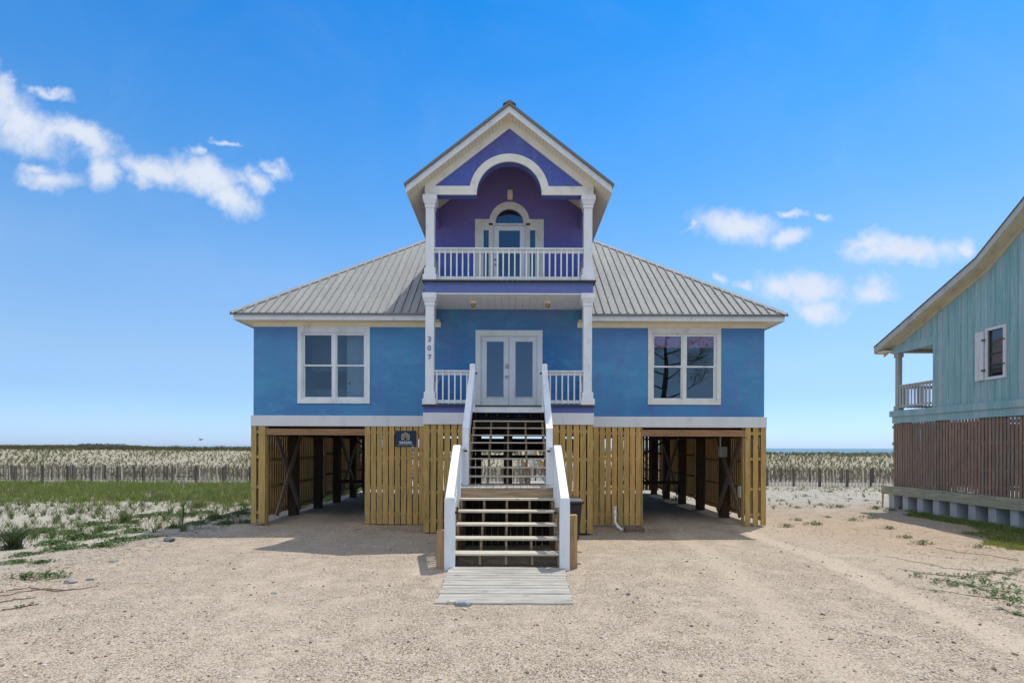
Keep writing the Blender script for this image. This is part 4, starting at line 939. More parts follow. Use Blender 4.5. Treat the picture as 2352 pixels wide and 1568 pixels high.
for x, zt_ in ((-1.15, .68), (1.18, .96)):
    B(hx(x)-.078, hx(x)+.078, 8.98, 9.12, -.15, zt_).build('stub_post', 'post_wood', ST, bevel=.008)

# ------------------------------------------------------------ boardwalk pad at the foot of the stairs
bw = thing('boardwalk', (HX, 7.9, 0), 'short boardwalk of weathered grey planks on gravel at the foot of the front stairs', 'boardwalk')
y = 8.93; i = 0
while y > 6.98:
    t = (8.95-y)/2.0; xl = -1.085+.045*t+random.uniform(-.015, .01); xr = .915-.075*t+random.uniform(-.01, .015); zt_ = .055-.03*t+random.uniform(-.003, .003)
    B(xl, xr, y-.134, y, zt_-.034, zt_).build('plank', 'deckx', bw, bevel=.005); y -= .141
B(hx(-.98), hx(.95), 7.0, 7.04, -.08, -.008).build('end_board', 'dark_wood', bw)
for x in (-.95, 0, .9): B(hx(x)-.02, hx(x)+.02, 7.05, 8.9, -.09, -.012).build('joist', 'dark_wood', bw)

# ------------------------------------------------------------ sign on the slats
sg = thing('sign', (-3.18, YW-.05, 2.4), 'navy rental sign with gold house logo fixed to the slats left of the stairs', 'sign')
sx0, sx1, sz0, sz1, sy = -3.50, -2.87, 2.165, 2.635, YW-.06
B(sx0, sx1, sy, sy+.012, sz0, sz1).build('sign_board', 'signblue', sg, bevel=.003)
def outline(pts, t, mat, name='logo'):
    m = MB()
    for a, b in zip(pts[:-1], pts[1:]): m.bar((a[0], sy-.004, a[1]), (b[0], sy-.004, b[1]), t, .005, (0, 1, 0))
    m.build(name, mat, sg)
def sp(u, v): return (sx0+(u-325)/(1745-325)*(sx1-sx0), sz1-(v-275)/(1335-275)*(sz1-sz0))
outline([sp(965, 865), sp(785, 865), sp(785, 545), sp(1030, 410), sp(1275, 545), sp(1275, 865), sp(1085, 865)], .0145, 'signcream')
outline([sp(870, 790), sp(870, 600), sp(1030, 508), sp(1190, 600), sp(1190, 790)], .013, 'signgold')
outline([sp(958, 790), sp(958, 650), sp(1030, 600), sp(1102, 650), sp(1102, 790)], .013, 'signgold')
text_mesh('vacasa', .142, .004, 'lettering', 'signtext', (*((lambda p: (p[0], sy-.003))(sp(1032, 0))), sp(0, 1025)[1]-.005), sg, bold=.0022, sx=1.06)
m = MB()
for a, b in ((525, 895), (945, 1245), (1300, 1545)):
    u = a
    while u < b: p = sp(u, 1212); m.box(p[0], p[0]+.0055, sy-.003, sy-.001, p[1]-random.choice((.006, .008)), p[1]+random.choice((.004, .009))); u += 18
m.build('small_print', 'signtext', sg)

# ------------------------------------------------------------ small things round the stairs
tb = thing('trash_bin', (1.47, 12.4, -.15), 'black wheeled trash bin with lid standing behind the right stair rail', 'trash bin')
def taper(m, x, y, z0, z1, a0, b0, a1, b1):
    vs = [(x+sx*a0, y+sy*b0, z0) for sx, sy in ((-1, -1), (1, -1), (1, 1), (-1, 1))]+[(x+sx*a1, y+sy*b1, z1) for sx, sy in ((-1, -1), (1, -1), (1, 1), (-1, 1))]
    return m.add(vs, [(3, 2, 1, 0), (4, 5, 6, 7), (0, 1, 5, 4), (1, 2, 6, 5), (2, 3, 7, 6), (3, 0, 4, 7)])
tx, ty = 1.42, 12.5
taper(MB(), tx, ty, -.1, .80, .20, .22, .27, .29).build('bin_body', 'black', tb, bevel=.03)
m = MB(); taper(m, tx, ty, .80, .86, .31, .33, .31, .33); taper(m, tx, ty, .86, .93, .30, .32, .22, .24); m.build('bin_lid', 'black', tb, bevel=.015)
m = MB(); m.tube([(tx-.2, ty+.28, -.03), (tx-.14, ty+.28, -.03)], .1, 12); m.tube([(tx+.14, ty+.28, -.03), (tx+.2, ty+.28, -.03)], .1, 12); m.build('wheel', 'black', tb)
vp = thing('vent_pipe', (3.02, 14.95, -.2), 'white plastic clean-out pipe standing in front of the slats right of the stairs', 'pipe')
pp = at(1413, 1205, 14.9); px_ = pp.x
MB().tube([(px_+.17, 14.72, -.24), (px_+.06, 14.86, -.14), (px_, 14.95, -.03), (px_, 14.95, .40)], .045, 14).build('pipe', 'pvc', vp, smooth=True)
MB().tube([(px_, 14.95, .36), (px_, 14.95, .43)], .055, 14).build('pipe_cap', 'pvc', vp); MB().tube([(px_, 14.95, .20), (px_, 14.95, .25)], .054, 14).build('coupling', 'pvc', vp)
o = B(3.2, 3.75, 14.35, 14.52, -.3, -.10).build('timber_block', 'brace', None, bevel=.02); tag(o, 'dark half-buried timber block beside the white pipe', 'timber')
stk = thing('stake', (-9.4, 14.5, -.2), 'thin black metal stake standing in the sand left of the house', 'stake')
pb = at(418, 1210, 14.3); zb = gh(pb.x, pb.y)
MB().bar((pb.x, pb.y, zb-.1), (pb.x+.045, pb.y, zb+.70), .022, .022).build('stake_rod', 'black', stk); B(pb.x-.05, pb.x+.06, pb.y-.01, pb.y+.01, zb+.685, zb+.71).build('stake_tip', 'black', stk)
# rocks
def rockmesh(name, seed, sx, sy, sz, mat):
    import bmesh
    bm = bmesh.new(); bmesh.ops.create_icosphere(bm, subdivisions=3, radius=1.)
    rs = np.random.default_rng(seed); pl = [Vector(rs.normal(size=3)).normalized() for _ in range(11)]; dd = rs.uniform(.62, .95, 11)
    for v in bm.verts:
        for n_, d_ in zip(pl, dd):
            t = v.co.dot(n_)
            if t > d_: v.co -= n_*(t-d_)
        v.co = Vector((v.co.x*sx, v.co.y*sy, v.co.z*sz))
    me = bpy.data.meshes.new(name); bm.to_mesh(me); bm.free(); me.materials.append(M_[mat]); return me
def rock_mat(n, a, b):
    m, nt, bs, o = newmat(n); g = NG(nt); p = g.pos(); k = g.noise(p, 18, 6, .7)
    g.L.new(g.mix(g.rng(k, .35, .7), a, b), bs.inputs['Base Color']); bs.inputs['Roughness'].default_value = .85; g.L.new(g.bump(k, .5, .02), bs.inputs['Normal']); M_[n] = m
rock_mat('rock_blue', (.20, .24, .28), (.36, .40, .43)); rock_mat('rock_tan', (.40, .34, .26), (.55, .49, .40)); rock_mat('rock_dark', (.08, .09, .11), (.16, .16, .17)); rock_mat('rock_pale', (.20, .20, .19), (.36, .34, .31))
def ground_at(xd, yd):
    y = 10.
    for _ in range(30):
        p = at(xd, yd, y); h = CAMZ-gh(p.x, y); dy_ = (CAMZ-p.z)/y; y = .5*y+.5*min(60, h/max(dy_, 1e-4))
    p = at(xd, yd, y); return Vector((p.x, y, gh(p.x, y)))
for nm, xd, yd, s3, mt, lab in (('rock', 1038, 1386, (.075, .06, .05), 'rock_tan', 'small tan rock wedged under the front left corner of the boardwalk'),
        ('rock', 1064, 1389, (.12, .07, .055), 'rock_blue', 'blue-grey angular rock at the front edge of the boardwalk'),
        ('rock', 1068, 1399, (.05, .04, .022), 'rock_tan', 'flat brown stone in the gravel just below the blue-grey rock'),
        ('rock', 389, 1243, (.15, .11, .09), 'rock_dark', 'dark rock on the sand between the stake and the gravel'),
        ('rock', 163, 1338, (.11, .08, .05), 'rock_pale', 'pale grey rock half buried in litter at the left edge of the gravel'),
        ('rock', 208, 1331, (.07, .05, .03), 'rock_pale', 'smaller flat grey rock just right of the pale half-buried rock'),
        ('rock', 262, 1289, (.10, .06, .03), 'rock_pale', 'flat pale stone near the left edge of the gravel'),
        ('rock', 628, 1362, (.055, .04, .022), 'rock_pale', 'oval grey stone lying alone on open gravel left of the boardwalk'),
        ('rock', 1443, 1365, (.04, .03, .02), 'rock_dark', 'dark pebble on the gravel right of the boardwalk'),
        ('rock', 1332, 1268, (.06, .05, .035), 'rock_tan', 'tan stone right of the stub post, upper of two'),
        ('rock', 1331, 1295, (.055, .05, .035), 'rock_tan', 'tan stone at the base of the right stub post')):
    p = ground_at(xd, yd); o = bpy.data.objects.new(nm, rockmesh(nm, int(xd), *s3, mt)); col.objects.link(o); o.location = (p.x, p.y, p.z+s3[2]*.35); o.rotation_euler = (0, 0, random.uniform(-.5, .5)); tag(o, lab, 'rock')

# ------------------------------------------------------------ neighbour house
NX = 15.06
nb_ = thing('neighbour_house', (20, 14, -.2), 'weathered teal board-and-batten beach house on a slatted base at the right edge', 'house')
YN0, YN1, YN2 = 7.0, 18.2, 20.1    # near end, porch start, far corner
RK = [(20.62, 6.27), (16.12, 8.20), (12.6, 10.90), (9.1, 8.20), (4.6, 6.27)]
def rk(y):
    for (a, za), (b, zb_) in zip(RK[:-1], RK[1:]):
        if b <= y <= a: return zb_+(za-zb_)*(y-b)/(a-b)
    return 6.27
top = .42
wy0, wy1, wz0, wz1 = 15.60, 16.12, 4.42, 5.88
# wall with a window hole: strips
m = MB(); ysn = [YN0, 9.1, 12.6, wy0, wy1, 16.125, YN1]
def wstrip(a, b, z0, ztop=True, z1=None):
    m.prismx([(a, z0), (b, z0), (b, (rk(b)-top) if ztop else z1), (a, (rk(a)-top) if ztop else z1)], NX, NX+.15)
wstrip(YN0, 9.1, 3.6); wstrip(9.1, 12.6, 3.6); wstrip(12.6, wy0, 3.6)
wstrip(wy0, wy1, wz1); wstrip(wy0, wy1, 3.6, False, wz0); wstrip(wy1, YN1, 3.6)
wstrip(YN1, YN2, 6.175)
m.build('siding', 'teal', nb_)
m = MB(); y = YN2-.1
while y > YN0:
    z0 = 6.18 if y > YN1 else 3.62; z1 = rk(y)-top
    if wy0-.12 < y < wy1+.12: m.box(NX-.024, NX, y-.024, y+.024, z0, wz0-.1); z0 = wz1+.1
    if z1 > z0+.02: m.box(NX-.024, NX, y-.024, y+.024, z0, z1)
    y -= .24
m.build('batten', 'teal', nb_)
m = MB(); m.box(NX-.05, NX+.1, YN1, YN2+.05, 5.88, 6.03); m.box(NX-.035, NX+.1, YN1, YN2+.05, 6.032, 6.175); m.build('porch_beam', 'teal', nb_)
m = MB(); m.box(NX-.035, NX, YN1-.09, YN1, 3.62, 6.17); m.build('corner_board', 'teal', nb_)
m = MB(); m.box(NX-.09, NX+.1, YN0, YN2+.12, 3.40, 3.63); m.box(NX-.05, NX+.1, YN0, YN2+.02, 3.15, 3.398); m.build('base_band', 'teal', nb_)
# far end wall and the body behind
B(NX+.15, 24, YN1-.15, YN1, 3.6, 6.1).build('siding', 'teal', nb_)
B(NX+.16, 24, YN0, YN1-.16, 5.9, 6.1).build('ceiling', 'ngray', nb_); B(NX+1.5, NX+1.55, YN0, YN1-.2, 3.6, 5.9).build('room_wall', 'room', nb_)
B(NX+.0, 24, YN0, YN2, 3.41, 3.60).build('floor', 'ngray', nb_)
B(24, 24.15, YN0, YN1, 3.2, 8).build('siding', 'teal', nb_); B(NX+.15, 24, YN0, YN0+.15, 3.2, 7).build('siding', 'teal', nb_)
B(NX+.1, 24, YN1+.02, YN2-.02, 6.05, 6.09).build('porch_ceiling', 'ngray', nb_)
B(NX, 24, YN2-.12, YN2-.02, 5.92, 6.12).build('porch_beam', 'ngray', nb_)
# porch post + railing
P_ = B(NX+.02, NX+.18, YN2-.2, YN2-.04, 3.63, 5.88).build('porch_post', 'ngray', nb_, bevel=.006)
B(NX-.01, NX+.21, YN2-.23, YN2-.01, 5.72, 5.88).build('post_cap', 'ngray', P_); B(NX-.015, NX+.215, YN2-.235, YN2-.005, 3.63, 3.82).build('post_base', 'ngray', P_)
for xx in (18.5, 22): B(xx, xx+.16, YN2-.2, YN2-.04, 3.63, 5.88).build('porch_post', 'ngray', nb_)
m = MB(); m.box(NX+.02, NX+.14, YN1, YN2-.24, 4.58, 4.62); m.box(NX+.06, NX+.1, YN1, YN2-.24, 4.50, 4.575); NR = m.build('railing', 'nrail', nb_)
B(NX+.06, NX+.1, YN1, YN2-.24, 3.76, 3.84).build('bottom_rail', 'nrail', NR)
for i in range(12): y = YN1+.08+i*.14; B(NX+.02, NX+.058, y-.019, y+.019, 3.74, 4.56).build('baluster', 'nrail', NR)
m = MB(); m.box(NX+.2, 24, YN2-.14, YN2-.06, 4.50, 4.62); m.box(NX+.2, 24, YN2-.12, YN2-.08, 3.76, 3.84)
for i in range(60): x = NX+.3+i*.14; m.box(x-.019, x+.019, YN2-.16, YN2-.122, 3.74, 4.56)
m.build('railing', 'ngray', nb_)
# roof with rake boards
m = MB()
for (a, za), (b, zb_) in zip(RK[:-1], RK[1:]): m.prismx([(a, za), (b, zb_), (b, zb_-.05), (a, za-.05)], NX-.44, 24.4)
m.build('roof', 'roofedge', nb_)
for (o0, o1, xx0, xx1, mt) in ((-.04, -.27, NX-.42, NX-.395, 'nfascia'), (-.27, -.30, NX-.39, NX+.0, 'nrake'), (-.30, -.42, NX-.03, NX-.002, 'nrake')):
    m = MB()
    for (a, za), (b, zb_) in zip(RK[:-1], RK[1:]): m.prismx([(a, za+o0-.012), (b, zb_+o0-.012), (b, zb_+o1-.012), (a, za+o1-.012)], xx0, xx1)
    m.build('rake_board', mt, nb_)
m = MB(); m.box(NX-.40, 24.4, 20.55, 20.60, 6.0, 6.22); m.box(NX-.39, NX+.0, 20.1, 20.55, 6.0, 6.02); m.build('eave_fascia', 'cream', nb_)
# window and shutter
m = MB(); c_ = .085
m.box(NX-.04, NX+.02, wy0-c_, wy0, wz0-c_, wz1+c_); m.box(NX-.04, NX+.02, wy1, wy1+c_, wz0-c_, wz1+c_); m.box(NX-.04, NX+.02, wy0, wy1, wz1, wz1+c_); m.box(NX-.04, NX+.02, wy0, wy1, wz0-c_, wz0)
NW = m.build('window', 'shutter', nb_)
m = MB(); m.box(NX+.03, NX+.06, wy0, wy0+.03, wz0, wz1); m.box(NX+.03, NX+.06, wy1-.03, wy1, wz0, wz1); m.box(NX+.03, NX+.06, wy0+.03, wy1-.03, 5.12, 5.16); m.box(NX+.03, NX+.06, wy0+.03, wy1-.03, wz0, wz0+.035); m.build('window_frame', 'edge', NW)
B(NX+.045, NX+.05, wy0+.03, wy1-.03, wz0+.035, wz1).build('pane', 'glass_dark', NW)
m = MB(); m.box(NX-.075, NX-.045, wy1+.10, wy1+.235, 4.34, 5.90); m.box(NX-.075, NX-.045, wy1+.243, wy1+.385, 4.34, 5.90); SH = m.build('shutter', 'shutter', nb_, label='white shutter streaked with rust at its hinges')
m = MB()
for z in (4.62, 5.58): m.box(NX-.09, NX-.03, wy1+.05, wy1+.15, z, z+.05)
for z in (4.75, 5.5): m.box(NX-.05, NX-.035, wy0-.07, wy0+.02, z, z+.04)
m.build('hinge', 'rust', SH)
# slatted base
m = MB(); y = YN2
while y > YN0: m.box(NX-.01-random.random()*.004, NX+.012, y-.081-random.random()*.008, y, .69, 3.14); y -= .1215
m.build('slat_panel', 'nslat', nb_)
m = MB(); y = 23.0
for z in (3.0, 2.35, 1.5, .95): m.box(NX+.014, NX+.05, YN0, YN2+.10, z-.05, z+.05)
m.build('slat_rail', 'nslat', nb_)
m = MB(); xx = NX+.1
while xx < 24: m.box(xx, xx+.09, YN2-.02, YN2, .69, 3.14); xx += .1215
for z in (3.0, 2.35, 1.5, .95): m.box(NX+.05, 24, YN2-.06, YN2-.022, z-.05, z+.05)
m.build('slat_panel', 'nslat', nb_)
m = MB(); y = YN2
while y > YN0: m.box(22, 22.02, y-.088, y, .69, 3.14); y -= .1215
m.build('slat_panel', 'nslat', nb_)
for xx in (NX+.3, 18.5, 21.6):
    for y in (8.5, 11, 13.5, 16, 18.2, 19.9): B(xx-.14, xx+.14, y-.14, y+.14, -.4, 3.4).build('pile', 'dark_wood', nb_)
B(NX-.18, NX+.2, YN0, YN2+.35, .64, .688).build('ledge', 'nledge', nb_)
m = MB(); m.box(NX-.22, NX-.175, 16.9, YN2+.36, .36, .685); m.build('ledge_board', 'nledge', nb_); B(NX-.222, NX-.178, YN0, 16.89, .35, .683).build('ledge_board', 'nledge', nb_)
m = MB(); y = YN2+.05; t = .012
while y > YN0:
    # corrugated vinyl sheet pile
    pr = [(NX-.14, y), (NX-.14, y-.26), (NX+.42, y-.31), (NX+.42, y-.65), (NX-.14, y-.70)]
    for (a, b), (c_, d) in zip(pr[:-1], pr[1:]):
        m.add([(a, b, -.5), (c_, d, -.5), (c_, d, .64), (a, b, .64)], [(0, 1, 2, 3)])
    m.box(NX-.135, NX-.121, y-.15, y-.12, -.5, .64)
    y -= .70
m.build('sheet_pile', 'npile', nb_)
o = MB().bar((NX-.40, 20.15, -.25), (NX-.06, 20.55, .86), .05, .10).build('leaning_plank', 'post_wood'); tag(o, 'short brown plank leaning against the far end of the teal house ledge', 'plank')
for k, (xd, yy, lab) in enumerate(((2213, 16.95, 'left of two grey stones lying on the wooden ledge of the teal house'), (2228, 16.62, 'right of two grey stones lying on the wooden ledge of the teal house'))):
    o = bpy.data.objects.new('rock', rockmesh('rock', 40+k, .07, .14, .045, 'rock_tan')); col.objects.link(o); o.location = (NX-.10, yy, .72); tag(o, lab, 'rock')

# ------------------------------------------------------------ snow fences
def fence(y0, zb_, h, name, label, posts, ph, xr=(-36, 36), pitch=.088, sag=0.):
    f = thing(name, (0, y0, zb_), label, 'fence', 'sand fences along the dune'); m = MB(); x = xr[0]
    while x < xr[1]:
        zz = gh(x, y0) if zb_ is None else zb_; ln = random.gauss(0, .014)+.02*math.sin(x*1.3); z0_ = gh(x, y0)-.1
        m.bar((x, y0+.03*math.sin(x*.8), z0_), (x+ln, y0+.03*math.sin(x*.8), zb_+h+random.uniform(-.025, .02)+.015*math.sin(x*2.1)), .031, .01, (0, 1, 0)); x += pitch*random.uniform(.93, 1.07)
    m.build('picket_roll', 'fence', f)
    w_ = MB()
    for q in (.12, .38, .62, .88):
        pts = [(x, y0+.03*math.sin(x*.8)-.008, zb_+h*q) for x in np.arange(xr[0], xr[1], .8)]; w_.tube(pts, .004, 4, False)
    w_.build('wire', 'fencepost', f)
    for x in posts:
        B(x-.05, x+.05, y0+.05, y0+.14, gh(x, y0)-.3, zb_+ph+random.uniform(-.03, .03)).build('post', 'fencepost', f)
fence(31.7, -.24, 1.22, 'sand_fence', 'front sand fence of thin grey pickets running across the beach behind the houses', [-31+1.62*i+random.uniform(-.1, .1) for i in range(39)], 1.12)
fence(35.6, -.32, .98, 'sand_fence', 'rear sand fence half buried at the foot of the dune behind the front fence', [-35+2.15*i+random.uniform(-.1, .1) for i in range(33)], 1.12, (-38, 38), .075)

# ------------------------------------------------------------ beach boardwalk behind the house
bb = thing('beach_boardwalk', (1.5, 30, 0), 'wooden boardwalk with post railings climbing the dune behind the house, seen through the stairs', 'boardwalk')
m = MB(); y = 27.5
def bz(y): return max(gh(1.7, y)+.30, -.05+.3*0) if y > 40 else .05+(gh(1.7, 40)+.25)*max(0, (y-29)/11.)
while y < 63: m.box(.95+.0*(y-27), 2.35, y, y+.135, bz(y)-.03, bz(y)); y += .145
m.build('deck', 'deckx', bb)
for s, x in ((0, .98), (1, 2.32)):
    for y in np.arange(28.5, 63, 1.9): B(x-.05, x+.05, y-.05, y+.05, gh(x, y)-.3, bz(y)+1.0).build('post', 'post_wood', bb)
    rr = MB(); ysr = list(np.arange(28.5, 63, 1.9))
    for a, b in zip(ysr[:-1], ysr[1:]):
        rr.bar((x, a, bz(a)+1.0), (x, b, bz(b)+1.0), .14, .04); rr.bar((x, a, bz(a)+.5), (x, b, bz(b)+.5), .04, .09)
    rr.build('handrail', 'post_wood', bb)

# ------------------------------------------------------------ vegetation
M_['dune_grass'] = leafmat('dune_grass_blades', [(.10, .13, .04), (.15, .17, .06), (.25, .21, .10), (.12, .15, .05), (.32, .26, .13)])
M_['crest_grass'] = leafmat('crest_grass_blades', [(.10, .11, .035), (.14, .13, .05), (.19, .15, .07), (.11, .12, .04)])
M_['field_grass'] = leafmat('field_grass_blades', [(.07, .13, .02), (.13, .22, .03), (.22, .28, .06), (.09, .17, .025), (.28, .26, .10), (.16, .26, .035), (.36, .33, .16)])
M_['tuft'] = leafmat('tuft_blades', [(.08, .13, .04), (.12, .18, .055), (.20, .21, .08), (.10, .15, .05)])
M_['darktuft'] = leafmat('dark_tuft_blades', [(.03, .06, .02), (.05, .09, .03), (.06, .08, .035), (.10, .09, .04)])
M_['mat'] = leafmat('creeper_leaves', [(.05, .11, .03), (.08, .16, .035), (.12, .19, .05), (.045, .095, .028), (.16, .19, .07)], .5, .25)
M_['yellowgrass'] = leafmat('yellow_grass', [(.26, .28, .06), (.16, .22, .04), (.36, .34, .10), (.11, .17, .03)])
M_['vine'] = plain('dry_vine', (.16, .12, .085), .9)
M_['treeline'] = leafmat('hazed_needles', [(.10, .15, .14), (.13, .18, .16), (.09, .14, .13)])  # distance haze is mixed into these bluish tree colours
def blades(px, py, pz, h, w, lean, seg=2, rng=RNG, wind=.12):
    """arrays per blade -> V,F (quads+tip as degenerate-free tris split into tris)"""
    n = len(px); a = rng.uniform(0, 2*np.pi, n); f = rng.uniform(0, 2*np.pi, n)
    lx = np.cos(a)*lean*h+wind*h; ly = np.sin(a)*lean*h
    wx = np.cos(f)*w/2; wy = np.sin(f)*w/2
    V = []
    for i in range(seg):
        t = i/seg; k = 1-t*.35
        for s in (-1, 1): V.append(np.stack([px+lx*t*t+s*wx*k, py+ly*t*t+s*wy*k, pz+h*t*(1-.12*t)], 1))
    V.append(np.stack([px+lx, py+ly, pz+h*.9], 1))
    k = 2*seg+1; Vv = np.stack(V, 1).reshape(-1, 3); b = np.arange(n)*k; T = []
    for i in range(seg-1): T += [np.stack([b+2*i, b+2*i+1, b+2*i+3], 1), np.stack([b+2*i, b+2*i+3, b+2*i+2], 1)]
    T.append(np.stack([b+2*(seg-1), b+2*(seg-1)+1, b+2*seg], 1))
    return Vv, np.concatenate(T)
def grass(name, cx, cy, nb, h, w, spread, lean, mat, seg=2, label=None, wind=.12):
    cx = np.repeat(cx, nb); cy = np.repeat(cy, nb); hh = np.repeat(h, nb)*RNG.uniform(.55, 1.1, len(cx)); n = len(cx)
    r = np.abs(RNG.normal(0, 1, n))*spread; t = RNG.uniform(0, 2*np.pi, n); px = cx+r*np.cos(t); py = cy+r*np.sin(t)
    V, F = blades(px, py, gz(px, py)-.02, hh, w*RNG.uniform(.7, 1.3, n), lean, seg, wind=wind)
    o = npmesh(name, V, F, M_[mat]); tag(o, label, 'grass', kind='stuff'); return o
# planted tufts on the dune face, in rows
gx, gy = np.meshgrid(np.arange(-62, 62, .43), np.arange(38.2, 57, .52)); n = gx.size
gx = gx.ravel()+RNG.normal(0, .10, n); gy = gy.ravel()+RNG.normal(0, .12, n); keep = (np.abs(gx) < gy*1.06) & (RNG.random(n) < .86) & (vnoise(gx*.35, gy*.5, 19)+.35*RNG.random(n) > -.22)
keep &= ~((gx > .7) & (gx < 2.6))
gx, gy = gx[keep], gy[keep]
grass('dune_grass', gx, gy, 11, RNG.uniform(.2, .5, len(gx))*(1+1.1*vnoise(gx*.25, gy*.25, 9)), .024, .05, .4, 'dune_grass', 2, 'rows of small grass tufts planted on the pale dune face', .04)
n = 6000; gx = RNG.uniform(-66, 66, n); gy = RNG.uniform(55.5, 63, n); keep = ~((gx > .7) & (gx < 2.6)) & (RNG.random(n) < np.where(gx > 8, .55, 1)); gx, gy = gx[keep], gy[keep]
grass('dune_crest_grass', gx, gy, 8, RNG.uniform(.34, .72, len(gx))*np.where(gx > 8, .72, 1), .03, .08, .3, 'crest_grass', 2, 'dense brown-green grass along the crest of the dune', .15)
# green strip left of the house
def clumpy(n, x0, x1, y0, y1, s, thr, sc_=.5):
    x = RNG.uniform(x0, x1, n); y = RNG.uniform(y0, y1, n); k = vnoise(x*sc_, y*sc_*1.3, s)+.5*vnoise(x*sc_*3, y*sc_*3, s+1); return x[k > thr], y[k > thr]
x, y = clumpy(7600, -36, -7.9, 18.6, 31.4, 11, -.30, .8); keep = RNG.random(len(x)) < ss(18.8, 22.5, y+2.5*vnoise(x*.4, y*.4, 4)); x, y = x[keep], y[keep]
grass('field_grass', x, y, 11, RNG.uniform(.16, .52, len(x))*(1+.9*vnoise(x*.9, y*.9, 14))*(.6+.4*ss(20, 24, y)), .016, .10, .45, 'field_grass', 3, 'strip of tall green grass in front of the sand fence left of the house', .08)
x, y = clumpy(1900, -36, -8, 19.5, 31., 21, .02); x4, y4 = clumpy(900, -36, -7.9, 19.5, 31.2, 81, .0, .6); grass('tall_stalks', x4, y4, 5, RNG.uniform(.5, .85, len(x4)), .014, .08, .4, 'dune_grass', 3, 'tall dry stalks standing out of the green grass left of the house', .1)
x2 = RNG.uniform(-26, -8.2, 4600); y2 = RNG.uniform(12.2, 22, 4600); k = (vnoise(x2*.7, y2*.9, 61) > -.25) & (np.abs(x2) < y2*1.1) & ~((y2 < 14.5) & (x2 > -10.5)); grass('sparse_grass', x2[k], y2[k], 5, RNG.uniform(.06, .24, k.sum()), .011, .06, .5, 'tuft', 2, 'thin sparse grass on the white sand left of the house', .04)
x3 = RNG.uniform(6, 26, 900); y3 = RNG.uniform(20, 31, 900); grass('sparse_grass', x3, y3, 4, RNG.uniform(.05, .16, 900), .012, .06, .5, 'tuft', 2, 'thin sparse grass on the pale sand behind the houses', .04)
grass('yellow_weeds', x, y, 10, RNG.uniform(.2, .42, len(x)), .02, .09, .5, 'yellowgrass', 2, 'yellow-green weeds mixed into the tall grass left of the house', .05)
x, y = clumpy(700, -8, 28, 27.5, 31.5, 31, -.2); grass('fence_grass', x, y, 8, RNG.uniform(.1, .26, len(x)), .016, .07, .4, 'field_grass', 2, 'low sparse grass at the foot of the sand fence right of the house', .05)
# grass beside the neighbour's wall
n = 11000; x = RNG.uniform(10.6, 14.95, n); y = RNG.uniform(7.5, 19.3, n); wd = .7+2.7*ss(17.5, 11.5, y)+1.3*vnoise(x*.9, y*.9, 3); d_ = 14.95-x; keep = (d_ < wd) & (RNG.random(n) < ss(19.4, 17.5, y)+.25); x, y, d_ = x[keep], y[keep], d_[keep]
k = d_ < 1.15+.5*vnoise(x, y, 8)
grass('wall_grass', x[k], y[k], 9, RNG.uniform(.08, .20, k.sum()), .012, .07, .5, 'field_grass', 2, 'green grass close under the sheet-pile wall of the teal house', .02)
k = ~k
grass('yellow_grass', x[k], y[k], 8, RNG.uniform(.05, .15, k.sum()), .012, .09, .6, 'yellowgrass', 2, 'yellow-green grass spreading onto the sand beside the teal house', .02)
# individually standing tufts
def tuft_mesh(name, n, h, spread, lean, mat, w=.012, seed=0):
    rg = np.random.default_rng(seed); r = np.abs(rg.normal(0, spread, n)); t = rg.uniform(0, 6.28, n)
    V, F = blades(r*np.cos(t), r*np.sin(t), np.full(n, -.02), rg.uniform(.45, 1.05, n)*h, rg.uniform(.7, 1.2, n)*w, lean, 3, rg, .05)
    me_o = npmesh(name, V, F, M_[mat]); return me_o
def copies(src, spots, label, cat, group, first=True):
    for i, (x, y, s, rz) in enumerate(spots):
        o = src[i % len(src)] if i < len(src) else src[i % len(src)].copy()
        if i >= len(src): col.objects.link(o)
        o.location = (x, y, gh(x, y)); o.scale = (s, s, s*random.uniform(.85, 1.15)); o.rotation_euler = (0, 0, rz); tag(o, label, cat, group)
src = [tuft_mesh('grass_tuft', 34, .42, .05, .5, 'tuft', .013, 50+i) for i in range(4)]
spots = []
rs = np.random.default_rng(3)
while len(spots) < 150:
    y = rs.uniform(12.6, 20.5); x = rs.uniform(-y*1.03, -8.3)
    if y < 14 and x > -10.5: continue
    if y < 16 and rs.random() < .35: continue
    spots.append((x, y, rs.uniform(.45, 1.1), rs.uniform(0, 6.28)))
copies(src, spots, 'loose green grass tuft on the white sand left of the house', 'grass tuft', 'grass tufts on the white sand left of the house')
src = [tuft_mesh('grass_tuft', 18, .30, .04, .6, 'tuft', .012, 70+i) for i in range(3)]
spots = []
while len(spots) < 46:
    y = rs.uniform(19.5, 30.5); x = rs.uniform(7.8 if y < 26.5 else 5, min(y*1.0, 15+max(0, y-21)*.9)); spots.append((x, y, rs.uniform(.5, 1.1), rs.uniform(0, 6.28)))
copies(src, spots, 'short sparse grass tuft on the pale sand between the two houses', 'grass tuft', 'short tufts between the two houses')
p = ground_at(30, 1262)
o = tuft_mesh('grass_clump', 260, .62, .10, .65, 'darktuft', .012, 99); o.location = (p.x, p.y, p.z); tag(o, 'big dark bushy grass clump at the left edge of the photo', 'grass clump')
p = ground_at(285, 1200); o = tuft_mesh('grass_clump', 190, .50, .13, .6, 'tuft', .012, 98); o.location = (p.x, p.y, p.z); tag(o, 'bluish round grass clump in the middle of the white sand', 'grass clump')
p = ground_at(455, 1165); o = tuft_mesh('grass_clump', 190, .42, .2, .6, 'tuft', .012, 97); o.location = (p.x, p.y, p.z); tag(o, 'broad grass clump just beyond the black stake', 'grass clump')
